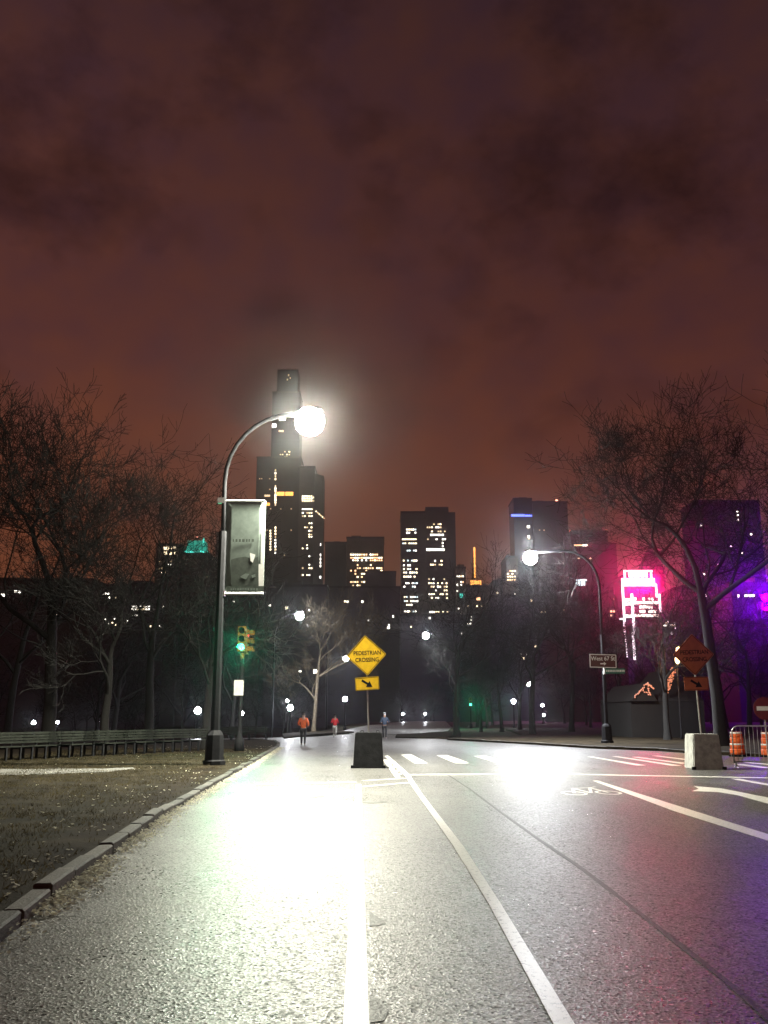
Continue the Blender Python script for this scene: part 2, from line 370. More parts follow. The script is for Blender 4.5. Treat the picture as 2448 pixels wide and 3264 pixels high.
for a, b in (((1960,2411),(2158,2441)), ((2025,2413),(2184,2434)), ((2088,2409),(2192,2422)), ((1880,2412),(2045,2440)), ((2360,2428),(2500,2442)), ((2350,2436),(2500,2454))):
    line('crosswalk_bar', a, b, .26, .30)
mark('lane_line', [(1890, 2489), (1906, 2489), (2448, 2660), (2620, 2714), (2620, 2738), (2448, 2680), (2150, 2586)])
mark('arrow_marking', [(2213, 2506), (2300, 2514), (2448, 2543), (2560, 2566), (2560, 2584), (2448, 2562), (2352, 2535), (2290, 2525), (2206, 2522), (2228, 2515)])
# bicycle symbol
def bike():
    mb = MB(); z = .006
    c1 = G(1830, 2529); c2 = G(1939, 2527)
    for c in (c1, c2):
        n = 20; v = []; fs = []
        for k in range(n):
            a = 2*math.pi*k/n
            for r in (1, .76): v.append((c.x+.27*r*math.cos(a), c.y+.52*r*math.sin(a), z))
        for k in range(n):
            j = (k+1) % n; fs.append((2*k, 2*j, 2*j+1, 2*k+1))
        mb.add(v, fs)
    up = Vector((0, 1.35, 0)); mid = (c1+c2)/2
    def st(a, b, w=.07):
        t = (b-a).normalized(); nn = Vector((-t.y, t.x, 0))*w/2
        mb.add([(p.x, p.y, z+.002) for p in (a+nn, a-nn, b-nn, b+nn)], [(0, 1, 2, 3)])
    s = c1.lerp(c2, .3)+up*.9; h = c1.lerp(c2, .85)+up
    st(c1, s); st(s, mid); st(mid, h); st(h, c2); st(s, h); st(c1, mid); st(h, h+Vector((.18, .25, 0)))
    o = mb.build('bicycle_marking', PAINT); struct(o)
bike()
# tar seam, patches
seam = [(1425, 2468), (1500, 2517), (1600, 2592), (1720, 2678), (1845, 2762), (1960, 2850), (2120, 2975), (2330, 3140), (2500, 3290)]
for i in range(len(seam)-1):
    line('tar_seam', seam[i], seam[i+1], random.uniform(.035, .06), random.uniform(.035, .06), .0045, TAR)
mark('tar_patch', [(1177, 2905), (1198, 2920), (1230, 2942), (1205, 2952), (1178, 2953)], .0045, TAR)
mark('tar_patch', [(1178, 3175), (1215, 3190), (1240, 3225), (1225, 3255), (1180, 3262)], .0045, TAR)
mark('tar_patch', [(985, 2540), (1030, 2535), (1034, 2539), (992, 2545)], .0045, TAR)
line('tar_seam', (1163, 2560), (1230, 2556), .3, .2, .0045, TAR)

# grass blades near the kerb (uncountable)
def grass():
    V = []; Fc = []; n = 0
    KBv = KB[:9]
    for i in range(170000):
        s = random.random()**.7
        seg = random.randrange(0, 7); a, b = KBv[seg], KBv[seg+1]
        p = a.lerp(b, random.random())
        t = (b-a).normalized(); nn = Vector((-t.y, t.x, 0)); p = p+nn*(s*9+.02)
        if p.y < 5 or p.y > 44: continue
        if mnoise.noise(Vector((p.x*.9, p.y*.9, 0)))+.5*mnoise.noise(Vector((p.x*2.7, p.y*2.7, 3))) < random.uniform(-.55, .15): continue
        h = random.uniform(.02, .065); an = random.uniform(0, 6.28); wv = Vector((math.cos(an), math.sin(an), 0))*random.uniform(.004, .009)
        ln = Vector((random.gauss(0, .03), random.gauss(0, .03), h))
        q = Vector((p.x, p.y, .098)); V += [tuple(q-wv), tuple(q+wv), tuple(q+ln)]; Fc.append((n, n+1, n+2)); n += 3
    m = bpy.data.meshes.new('grass'); m.from_pydata(V, [], Fc); m.materials.append(GRASSB)
    o = bpy.data.objects.new('grass', m); C.objects.link(o); tag(o, 'short rough winter grass on the lawn beside the kerb', 'grass', kind='stuff')
grass()
def litter():
    V = []; Fc = []; n = 0
    for i in range(11000):
        seg = random.randrange(0, 7); a, b = KL[seg], KL[seg+1]; u = random.random(); p = a.lerp(b, u)
        t = (b-a).normalized(); nn = Vector((-t.y, t.x, 0))
        along = math.sin(p.y*2.1)+math.sin(p.y*5.3+1)
        if along < -1.5: continue
        p = p - nn*abs(random.gauss(0, .12)); z = .005+random.random()*.06*math.exp(-abs((p-a.lerp(b, u)).length)/.15)
        s = random.uniform(.010, .026); an = random.uniform(0, 6.28)
        u_ = Vector((math.cos(an), math.sin(an), random.uniform(-.5, .5)))*s; v_ = Vector((-math.sin(an), math.cos(an), random.uniform(-.5, .5)))*s*.7
        c = Vector((p.x, p.y, z+s*.5)); V += [tuple(c-u_), tuple(c-v_), tuple(c+u_), tuple(c+v_)]; Fc.append((n, n+1, n+2, n+3)); n += 4
    for i in range(1600):
        seg = random.randrange(0, 7); a, b = KL[seg], KL[seg+1]; p = a.lerp(b, random.random()); t = (b-a).normalized(); nn = Vector((-t.y, t.x, 0))
        p = p+nn*(.3+7*random.random()**1.6); s = random.uniform(.012, .035); an = random.uniform(0, 6.28)
        if mnoise.noise(Vector((p.x*.7, p.y*.7, 9))) < -.1: continue
        u_ = Vector((math.cos(an), math.sin(an), random.uniform(-.4, .4)))*s; v_ = Vector((-math.sin(an), math.cos(an), random.uniform(-.4, .4)))*s*.7
        c = Vector((p.x, p.y, .105+s*.5)); V += [tuple(c-u_), tuple(c-v_), tuple(c+u_), tuple(c+v_)]; Fc.append((n, n+1, n+2, n+3)); n += 4
    m = bpy.data.meshes.new('leaf_litter'); m.from_pydata(V, [], Fc); m.materials.append(LEAF)
    o = bpy.data.objects.new('leaf_litter', m); C.objects.link(o); tag(o, 'pale dry leaf litter heaped in the gutter along the kerb', 'leaf litter', kind='stuff')
litter()

# ================================================================= BUILDINGS
UNIT = MB().box((-.5, -.5, -.5), (.5, .5, .5)).mesh('window')
WIN = {}
def winmesh(m):
    if m.name not in WIN:
        me = UNIT.copy(); me.materials.clear(); me.materials.append(m); WIN[m.name] = me
    return WIN[m.name]
def window(root, px, py, D, wpx, hpx, m, name='window'):
    p = P(px, py, D); s = D/math.cos(PITCH)/F*1.0
    o = bpy.data.objects.new(name, winmesh(m)); C.objects.link(o); o.parent = root
    o.location = Vector((p.x, D-.12, p.z)) - root.location
    o.scale = (wpx*s, .3, hpx*s); return o
def tower(name, label, px0, px1, ptop, D, wall=WALLD, depth=26, cat='building', group=None, parapet=1.2, steps=()):
    a = P(px0, ptop, D); b = P(px1, ptop, D); xm = (a.x+b.x)/2
    zb = terrain(xm, D)
    root = thing(name, label, cat, (xm, D, zb), 0, group)
    hw = (b.x-a.x)/2; zt = a.z-zb
    MB().box((-hw, 0, 0), (hw, depth, zt)).build('wall', wall, root)
    bx_ = random.uniform(-.5, .4)*hw; bw_ = random.uniform(.18, .35)*hw
    if not steps: MB().box((bx_-bw_, depth*.3, zt+.31), (bx_+bw_, depth*.7, zt+random.uniform(2.4, 4.2))).build('roof_bulkhead', wall, root)
    r = MB(); r.box((-hw-.3, -.3, zt), (hw+.3, .5, zt+parapet)).box((-hw-.3, .5, zt), (-hw+.5, depth, zt+parapet)).box((hw-.5, .5, zt), (hw+.3, depth, zt+parapet))
    r.box((-hw+.5, .5, zt+.01), (hw-.5, depth, zt+.3)); r.build('roof', ROOFM, root)
    # floor ledges give the facade its storeys
    led = MB(); fl = 3.7; n = int(zt/fl)
    for k in range(max(0, n-45), n): led.box((-hw-.05, -.10, k*fl), (hw+.05, 0.02, k*fl+.35))
    led.build('floor_ledge', wall, root)
    for (qx0, qx1, qtop) in steps:
        c = P(qx0, qtop, D); d = P(qx1, qtop, D)
        MB().box((c.x-xm, 1.5, zt+.3), (d.x-xm, depth-3, c.z-zb)).build('roof_block', wall, root)
    root['D'] = D
    return root
def rows(root, D, xs, ys, prob, ms, wp, hp, jitter=.6):
    for y in ys:
        pr = prob*random.uniform(.5, 1.35)
        for x in xs:
            if random.random() < pr:
                window(root, x+random.uniform(-jitter, jitter)*.4, y, D, wp*random.uniform(.7, .95), hp*random.uniform(.75, 1.0), random.choice(ms))
def lin(a, b, n): return [a+(b-a)*i/(n-1) for i in range(n)] if n > 1 else [a]
MIX = [W_WARM, W_WARM, W_WHITE, W_WHITE, W_DIM]

D = 800
A = tower('skyscraper', 'very tall slim glass skyscraper behind the glare of the street lamp', 869, 957, 1252, D, GLASSD, steps=((884, 950, 1176),))
for (x, y, ww, h) in ((920, 1196, 4, 6), (916, 1210, 4, 5), (925, 1205, 3, 4)): window(A, x, y, D+1.4, ww, h, W_DIM)
window(A, 874, 1357, D, 13, 12, W_WHITE); window(A, 900, 1336, D, 20, 9, W_WHITE); window(A, 896, 1374, D, 16, 6, W_DIM)
rows(A, D, lin(894, 936, 7), (1440, 1449, 1457, 1466), .6, [W_DIM, W_WARM], 5, 4)
D = 730
B = tower('skyscraper', 'broad dark slab with amber lit floor and a thin line of lit windows', 819, 960, 1460, D, GLASSD, 30)
for y in lin(1499, 1527, 4)+lin(1550, 1609, 9)+lin(1682, 1762, 9): window(B, 878, y, D, 4.5, 6, random.choice([W_WHITE, W_WARM, W_DIM]))
for y in lin(1692, 1752, 8): window(B, 862, y, D, 4.5, 5, W_WARM)
for x in (894, 922): window(B, x, 1574, D, 25, 12, W_ORG)
window(B, 852, 1580, D, 18, 6, W_DIM); window(B, 851, 1607, D, 18, 9, W_ORG)
rows(B, D, lin(828, 860, 6), (1526, 1560), .5, [W_DIM], 4, 4); rows(B, D, lin(830, 950, 12), (1622, 1690, 1770), .2, [W_DIM], 4, 4)
D = 700
Cc = tower('skyscraper', 'dark tower with stacked rows of white windows beside the amber floor', 955, 1004, 1490, D, WALLD, 24)
xr = P(1004, 1510, D).x - Cc.location.x; x2 = P(1030, 1510, D).x - Cc.location.x; zt = P(1004, 1497, D).z - Cc.location.z
MB().poly([(xr, .2), (x2, 8), (x2, 24), (xr, 24)], 0, zt-3).build('side_wall', WALLD, Cc)
rows(Cc, D, lin(965, 993, 5), (1582, 1589, 1596), 1, [W_WHITE, W_WARM], 5, 5)
rows(Cc, D, lin(965, 993, 5), (1623, 1635, 1645, 1668, 1681, 1692, 1704, 1711, 1738, 1748, 1773, 1800, 1811, 1833), .62, MIX, 5, 4.5)
for i in range(6):
    for (x, y, sl) in ((999, 1586, 1.0), (1000, 1597, .9), (1008, 1630, 1.0)):
        t = i/5; o = window(Cc, x+t*25, y+t*22*sl, D+8*t+.2, 3.5, 3.5, W_DIM if sl < 1 or i % 2 else W_WARM)
for y in (1736, 1769, 1782, 1793, 1804, 1840): window(Cc, 1019, y, D+6, 8, 7, W_WHITE)
D = 620
Q = tower('apartment_block', 'dark apartment block with a column of lit windows behind the lamp post', 690, 745, 1700, D, WALLS)
for y in (1730, 1754, 1780, 1786, 1792, 1803, 1822, 1853):
    for x in (707, 713, 720):
        if random.random() < .7: window(Q, x, y, D, 5, 5, random.choice(MIX))
D = 640
Db = tower('office_block', 'flat topped office block with rows of amber lit windows', 1105, 1224, 1716, D, WALLS, steps=((1120, 1150, 1706),))
rows(Db, D, lin(1119, 1216, 15), (1768, 1778, 1786), .75, [W_RED, W_WARM, W_WHITE, W_RED], 5.5, 5)
rows(Db, D, lin(1119, 1216, 15), (1801, 1811, 1819, 1829, 1839, 1855, 1866), .52, [W_RED, W_WARM, W_DIM], 5.5, 5)
D = 580
tower('apartment_block', 'unlit block standing in front of the amber windowed office', 1165, 1262, 1826, D, WALLD)
tower('apartment_block', 'unlit low block between the dark tower and the amber windowed office', 1036, 1104, 1732, 660, WALLD)
D = 600
E = tower('office_tower', 'wide twin office tower with many rows of white lit windows', 1278, 1356, 1635, D, WALLD, 30)
x0 = P(1355, 1617, D).x - E.location.x; x1 = P(1429, 1617, D).x - E.location.x; x2 = P(1451, 1631, D).x - E.location.x
MB().box((x0+.1, -1.5, 0), (x1, 29, P(1390, 1617, D).z - E.location.z)).build('wall', WALLD, E)
MB().box((x1+.1, .4, 0), (x2, 28, P(1440, 1632, D).z - E.location.z)).build('side_wall', WALLD, E)
for y in (1688, 1698, 1719, 1732, 1755, 1787, 1802, 1814, 1825, 1838, 1859, 1870, 1903, 1916, 1928, 1949):
    dx = (y-1688)*.028; rows(E, D, lin(1284+dx, 1324+dx, 7), (y,), .68, [W_WHITE, W_WARM, W_WARM, W_COOL], 5.4, 5)
for y in (1671, 1681, 1694, 1719, 1788, 1800, 1846, 1859, 1870, 1882, 1894, 1906, 1951):
    dx = (y-1688)*.03; rows(E, D-1.5, lin(1363+dx, 1418+dx, 9), (y,), .58, [W_WHITE, W_WARM, W_WARM, W_DIM], 5.4, 5)
rows(E, D-1.5, lin(1374, 1412, 7), (1705,), 1, [W_WHITE], 5.6, 6); rows(E, D-1.5, lin(1362, 1414, 9), (1752,), 1, [W_WHITE], 5.8, 8)
rows(E, D-1.5, (1411,), (1731, 1741), 1, [W_WHITE], 4, 6)
D = 590
Ff = tower('apartment_block', 'slim round shouldered block with teal lit window beside the twin tower', 1455, 1484, 1812, D, WALLS, 14, steps=((1459, 1480, 1798),))
rows(Ff, D, (1458, 1464, 1470, 1476), (1837, 1855, 1864, 1884), .7, [W_WHITE, W_RED], 5, 5); window(Ff, 1473, 1899, D, 14, 13, E_TEALB)
rows(Ff, D, (1462, 1468), (1940, 1949, 1958), .7, [W_WHITE], 5, 5)
# mast with orange lights
D = 900
ba = P(1512, 1871, D)
ms = thing('broadcast_mast', 'thin rooftop mast strung with orange lights above low dark blocks', 'mast', (ba.x, D, terrain(0, D)))
zt = P(1512, 1745, D).z - ms.location.z; zb = P(1512, 1852, D).z - ms.location.z
MB().box((-12, 0, 0), (12, 18, zb-2.5)).build('base_block', WALLD, ms)
MB().tube([(0, 6, zb-2.5), (0, 6, zt)], [1.6, .4], 6).build('pole', IRON, ms)
for y in lin(1746, 1840, 26): window(ms, 1512+(y-1745)*.02, y, D+3.5, random.uniform(3, 6), 3.6, W_ORG, 'bulb')
for x in lin(1502, 1531, 6):
    for y in (1853, 1861): window(ms, x, y, D+.1, 5, 7, W_ORG, 'bulb')
for (a, b, t, D_, lb) in ((1484, 1572, 1872, 570, 'low dark block below the orange mast'), (1572, 1616, 1855, 560, 'low dark block between the mast and the blue banded tower')):
    r_ = tower('apartment_block', lb, a, b, t, D_, WALLD); rows(r_, D_, lin(a+8, b-8, 6), (t+35, t+60, t+85), .22, [W_DIM, W_WARM], 5, 5)
    if a == 1484: window(r_, 1525, 1909, D_, 11, 8, W_RED)
D = 680
Gb = tower('skyscraper', 'dark tower with a glowing blue neon band near its top', 1636, 1695, 1592, D, GLASSD, steps=((1655, 1680, 1584),))
window(Gb, 1651, 1643, D, 42, 7, E_BLUE, 'neon_band'); window(Gb, 1684, 1644, D, 22, 5, E_BLUE, 'neon_band')
window(Gb, 1684, 1679, D, 8, 7, W_WHITE); window(Gb, 1685, 1710, D, 7, 6, W_WHITE); window(Gb, 1686, 1716, D, 6, 6, W_DIM)
D = 700
Hb = tower('skyscraper', 'broad unlit tower with red roof beacons next to the blue banded tower', 1697, 1808, 1602, D, WALLD)
window(Hb, 1774, 1596, D, 7, 8, E_BEAC, 'beacon'); window(Hb, 1703, 1600, D, 4, 4, E_BEAC, 'beacon')
rows(Hb, D, lin(1705, 1800, 14), (1682, 1690, 1760), .1, [W_DIM], 4, 4)
D = 540
Sb = tower('apartment_block', 'small block with four lit floors under the blue banded tower', 1614, 1650, 1778, D, WALLS)
rows(Sb, D, (1619, 1626, 1633, 1641), (1820, 1829, 1838, 1848), .8, [W_WARM, W_RED], 6, 4.5); window(Sb, 1641, 1908, D, 6, 8, E_BLUE); window(Sb, 1641, 1893, D, 5, 4, W_WHITE)
D = 640
Ib = tower('office_block', 'dark block with a dim amber strip light below its roof', 1818, 1936, 1696, D, WALLD, steps=((1850, 1900, 1688),))
window(Ib, 1852, 1738, D, 42, 4, W_RED, 'strip_light'); window(Ib, 1864, 1738, D-.3, 14, 5, W_WHITE, 'strip_light')
window(Ib, 1818, 1693, D, 5, 5, E_BEAC, 'beacon'); window(Ib, 1933, 1690, D, 6, 5, E_BEAC, 'beacon')
window(Ib, 1852, 1849, D, 36, 5, W_COOL, 'sign_board')
for x in (1838, 1846, 1854, 1862): window(Ib, x, 1859, D, 5, 16 if x > 1840 else 9, W_COOL, 'sign_board')
rows(Ib, D, lin(1825, 1930, 12), (1780, 1880, 1940), .14, [W_DIM, W_WARM], 5, 4)
window(Ib, 1858, 1938, D, 12, 6, W_WHITE); window(Ib, 1878, 1937, D, 10, 8, W_WHITE)
tower('office_block', 'narrow unlit block stepping down from the amber strip block', 1938, 1964, 1736, 650, WALLD)
# spire
D = 520
ap = P(2078, 1730, D)
spn = thing('pyramid_roof_tower', 'dark tower with steep pyramid roof behind the pink neon tower', 'tower', (ap.x, D, terrain(0, D)))
ze = P(2078, 1815, D).z - spn.location.z; za = ap.z - spn.location.z
MB().box((-6, 0, 0), (6, 12, ze)).build('wall', WALLS, spn)
MB().add([(-6.4, -.4, ze), (6.4, -.4, ze), (6.4, 12.4, ze), (-6.4, 12.4, ze), (0, 6, za)], [(0, 1, 4), (1, 2, 4), (2, 3, 4), (3, 0, 4), (3, 2, 1, 0)]).build('roof', ROOFM, spn)
# pink neon tower
D = 360
Rt = tower('neon_tower', 'tower crowned by blazing pink neon with white outline lights down its edges', 1986, 2104, 1842, D, WALLD, 16)
window(Rt, 2034, 1856, D-.8, 104, 24, E_PINK, 'neon_crown')
window(Rt, 2033, 1829, D-.3, 60, 22, E_PINK, 'neon_crown')
for (x, y, ww, h) in ((1991, 1831, 5, 24), (2075, 1831, 5, 24), (2033, 1820, 90, 4)): window(Rt, x, y, D-.4, ww, h, E_LINE, 'neon_outline')
for (xa, ya, xb, yb, n, ww) in ((1984, 1868, 1990, 1975, 9, 6), (1989, 1990, 1991, 2012, 2, 5), (1992, 2022, 1999, 2094, 10, 3), (2014, 1899, 2021, 2012, 9, 7), (2017, 2018, 2023, 2098, 9, 7), (2091, 1868, 2093, 1897, 3, 5), (2101, 1900, 2107, 1978, 7, 6)):
    for i in range(n):
        t = i/max(1, n-1); st = (yb-ya)/max(1, n-1); window(Rt, xa+(xb-xa)*t, ya+(yb-ya)*t, D-.25, ww, min(st*.97, 13) if ww > 4 else 5, E_LINE, 'outline_light')
for y, xs_, pr in ((1909, lin(2024, 2098, 9), .6), (1921, lin(2024, 2098, 9), 1), (1935, lin(2042, 2076, 5), 1), (1949, lin(2043, 2088, 6), .9), (1962, lin(2028, 2098, 9), 1), (1912, lin(1992, 2008, 3), .8), (1925, (1996, 2006), .8), (1964, lin(1996, 2010, 3), .8)):
    for x in xs_:
        if random.random() < pr: window(Rt, x, y, D-.1, 7, 8, W_WHITE)
window(Rt, 1981, 1973, D, 14, 5, E_LINE, 'outline_light')
for k in (-3.5, 0, 3.5): light('neon_glow', Rt, (k, -2.2, P(2034, 1856, D).z-Rt.location.z), LAMP_W*9, (1, .0, .14), 1.2)
tw = tower('apartment_block', 'low block with a few amber windows left of the pink neon tower', 1940, 1983, 1890, 380, WALLD)
rows(tw, 380, lin(1948, 1978, 4), (1910, 1922, 1949, 1962), .6, [W_RED, W_DIM], 6, 6)
tw = tower('apartment_block', 'low block with lit top floor right of the pink neon tower', 2108, 2160, 1975, 350, WALLD)
rows(tw, 350, lin(2112, 2150, 7), (1986, 1993), .7, [W_WHITE, W_WARM], 6, 6)
for (x, y) in ((2131, 1984), (2131, 1996), (2150, 1988), (2150, 2000), (2141, 2018)): window(tw, x, y, 349.8, 4, 8, E_LINE, 'outline_light')
# violet lit block on the right
D = 300
Vt = tower('apartment_block', 'block washed in violet light from added globes with lit windows at the park edge', 2330, 2520, 1868, D, WALLK, 20)
for x in (2378, 2390, 2400): window(Vt, x, 1899, D, 9, 6, W_WHITE)
for (x, y, ww) in ((2353, 1900, 4), (2386, 1986, 8), (2411, 1986, 24), (2412, 2016, 22), (2384, 2017, 7), (2437, 2012, 20), (2390, 2030, 4), (2418, 2030, 4)): window(Vt, x, y, D, ww, 9, W_WHITE)
vl = tower('apartment_block', 'low roof added to carry violet and magenta glow globes at the park edge', 2405, 2520, 1972, 262, WALLK, 8, parapet=.6)  # low block, masts and globes are added to make the violet edge glow
for (px, py, rad, col, pw) in ((2440, 1905, 1.0, (.22, .0, 1), 19), (2446, 1946, .8, (1, .0, .55), 6)):
    p = P(px, py, 266); q_ = p-vl.location; zr = P(2446, 1972, 262).z-vl.location.z
    MB().tube([(q_.x+.05, q_.y, zr), (q_.x+.05, q_.y, q_.z)], .12, 6).build('mast', IRON, vl)
    globe(vl, q_, rad, col, LAMP_W*pw, 'added_glow_globe')
tw = tower('apartment_block', 'tall dark block with scattered lights behind the leafless tree by the park edge', 2215, 2420, 1600, 520, WALLK)
for (x, y) in ((2350, 1630), (2352, 1642), (2352, 1657), (2374, 1685), (2394, 1703), (2235, 1675), (2290, 1800), (2244, 1830), (2330, 1741)): window(tw, x, y, 520, 5, 5, W_WHITE)
# left side
D = 560
Kb = tower('apartment_block', 'block with two rows of large warm penthouse windows', 498, 578, 1738, D, WALLS)
for x in (528, 543, 557):
    for y, ww in ((1748, 11), (1763, 9)): window(Kb, x, y, D, ww, 10, W_WARM)
rows(Kb, D, lin(508, 545, 5), (1790, 1800, 1812, 1825), .4, [W_DIM, W_WHITE], 5, 5); window(Kb, 514, 1883, D, 17, 15, W_RED)
Lb = tower('apartment_block', 'block with a teal floodlit mansard roof', 582, 668, 1768, 560, WALLS)
xl = P(590, 1768, 560).x-Lb.location.x; xr = P(651, 1768, 560).x-Lb.location.x; z0 = P(620, 1766, 560).z-Lb.location.z+1.4; z1 = P(620, 1720, 560).z-Lb.location.z
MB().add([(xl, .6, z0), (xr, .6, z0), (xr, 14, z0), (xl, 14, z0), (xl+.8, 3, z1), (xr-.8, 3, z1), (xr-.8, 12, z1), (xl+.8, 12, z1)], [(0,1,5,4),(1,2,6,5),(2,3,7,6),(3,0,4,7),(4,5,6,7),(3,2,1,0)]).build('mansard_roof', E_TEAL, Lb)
for x in lin(592, 648, 9):
    if random.random() < .8: window(Lb, x, 1762-random.uniform(0, 5), 560.3, 6, random.uniform(6, 12), E_TEALB, 'floodlight')
window(Lb, 649, 1722, 561, 4, 14, E_TEALB, 'floodlight'); window(Lb, 628, 1712, 563, 5, 6, E_BEAC, 'beacon')
rows(Lb, 560, lin(590, 660, 7), (1800, 1840), .15, [W_DIM], 4, 4)
for (a, b, t, D_, lb, pts) in (
    (-120, 298, 1850, 500, 'long dark apartment row behind the trees on the lawn side', ((10, 1897, 14, 8), (50, 1885, 7, 6), (62, 1887, 7, 6), (175, 1962, 12, 9), (260, 1945, 4, 4))),
    (296, 500, 1868, 480, 'dark apartment row with two bright strips of small windows', tuple((x, y, 6, 5) for y in (1934, 1942) for x in lin(423, 474, 7))+tuple((x, y, 5, 5) for x, y in ((330, 1893), (338, 1892), (345, 1893), (348, 1905), (371, 1905), (425, 1960), (435, 1962), (405, 1979), (365, 1972), (336, 1974), (358, 1984), (345, 1988), (368, 1992), (480, 1996), (492, 1992), (510, 1996), (520, 1935)))),
    (664, 830, 1880, 470, 'low dark block below the hanging banner', ((745, 1918, 4, 4), (913, 1938, 7, 6))),
    (826, 1042, 1870, 500, 'low dark block below the amber lit slab', ((860, 1930, 6, 4), (914, 1938, 8, 9), (985, 1945, 5, 5), (1002, 2140, 5, 12), (1008, 2140, 5, 12), (956, 2140, 8, 5))),
    (1042, 1276, 1875, 520, 'low dark block at the foot of the amber windowed office', ((1100, 1917, 6, 5), (1108, 1918, 6, 6), (1155, 1918, 6, 6), (1238, 2001, 8, 7), (1240, 1992, 4, 5), (1253, 1965, 4, 7), (1175, 1978, 4, 4))),
    (1276, 1560, 1965, 480, 'low dark block at the foot of the twin tower', ((1300, 1949, 6, 5), (1370, 1970, 5, 5), (1490, 1989, 5, 4), (1500, 1988, 5, 4), (1502, 1976, 4, 4), (1502, 1966, 4, 4), (1472, 2020, 5, 4), (1310, 1998, 4, 4))),
    (1560, 1950, 1905, 450, 'long low dark block below the blue banded tower', ((1727, 1951, 5, 4), (1738, 1951, 4, 4), (1764, 1979, 6, 5), (1795, 1945, 6, 4), (1694, 1915, 5, 8), (1706, 2060, 6, 6), (1681, 2088, 6, 5), (1668, 2098, 8, 6), (1659, 2085, 4, 3))),
    (2150, 2330, 1880, 420, 'dark block between the pink neon tower and the violet lit block', ((2240, 1903, 8, 9), (2247, 1899, 7, 7), (2365, 1763, 4, 4)))):
    r_ = tower('apartment_block', lb, a, b, t, D_, WALLD, 20)
    for (x, y, ww, h) in pts: window(r_, x, y, D_, ww, h, random.choice([W_WARM, W_WHITE, W_WHITE]))

# ================================================================= LAMPS
def road_lamp(label, base, height, arm, ang, shaft_h=7.4, power=LAMP_W, r=.15, detail=True, col=COLD, gr=.42, spot=LAMP_W*1.2):
    root = thing('street_lamp', label, 'street lamp', base, ang, 'road lamps with curved arms')
    if detail:
        MB().lathe([(.36, 0), (.36, .12), (.30, .16), (.27, .9), (.22, .98), (r+.02, 1.05)], n=8).build('pole_base', IRON, root)
    MB().tube([(0, 0, .1), (0, 0, shaft_h)], [r, r*.85], 8).build('shaft', IRON, root)
    pts = [(0, 0, shaft_h-.4), (0, 0, height-2.6)]
    rad = min(2.2, arm*.8)
    for k in range(9):
        a = math.pi/2*k/8; pts.append((rad*(1-math.cos(a)), 0, height-2.4+2.3*math.sin(a)))
    pts.append((arm-.4, 0, height-.06))
    MB().tube(pts, [.075]*len(pts), 8).build('arm', IRON, root, True)
    hd = MB(); n = 12; prof = [(-.42, .05), (-.3, .12), (0, .20), (.25, .18), (.42, .07)]
    vsx = []; fs = []
    for (x, rr) in prof:
        for k in range(n):
            a = math.pi*k/(n-1); vsx.append((arm+x, rr*math.cos(a), height+.02+rr*.7*math.sin(a)))
    for i in range(len(prof)-1):
        for k in range(n-1): fs.append((i*n+k, i*n+k+1, (i+1)*n+k+1, (i+1)*n+k))
    hd.add(vsx, fs); hd.build('lamp_head', IRON, root, True)
    globe(root, (arm, 0, height-.36), gr, col, power)  # globe added oversized, its shape carries the glare round the lamp
    light('lamp_light', root, (arm, 0, height-.42-gr), spot, col, .15, R(152), (0, 0, 0))
    return root
lb = G(682, 2438, .1)
hgt = P(988, 1320, lb.y-.14).z-.1
lp = P(988, 1320, lb.y-.14)
v = lp-lb; armL = math.hypot(v.x, v.y)
road_lamp('tall black street lamp blazing white on the lawn with banner on its shaft', lb, hgt+.1, armL, math.atan2(v.y, v.x), col=WARMW, gr=.50, power=LAMP_W*1.5, spot=LAMP_W*5.4)
b2 = P(1936, 2372, 53); b2.z = .11
l2 = P(1690, 1770, 55.0); v = l2-b2
S2 = road_lamp('lit street lamp on the verge carrying the brown street sign', b2, l2.z-.11+.2, math.hypot(v.x, v.y), math.atan2(v.y, v.x), 6.0, r=.11, power=LAMP_W*1.0, spot=LAMP_W*5)
for (px, py, d, pbx, lb_) in ((1357, 2022, 112, 1462, 'lit street lamp above the thick tree trunk'), (955, 1958, 88, 868, 'lit street lamp shining through bare twigs past the traffic signal'), (1102, 2096, 150, 1040, 'distant lit street lamp peeping out beside the yellow diamond sign')):
    l_ = P(px, py, d); b_ = P(pbx, 2300, d); b_.z = terrain(b_.x, d) if d > 60 else 0; v = l_-b_
    road_lamp(lb_, b_, l_.z-b_.z+.2, math.hypot(v.x, v.y), math.atan2(v.y, v.x), (l_.z-b_.z)*.62, detail=False, r=.10, power=LAMP_W*.35)

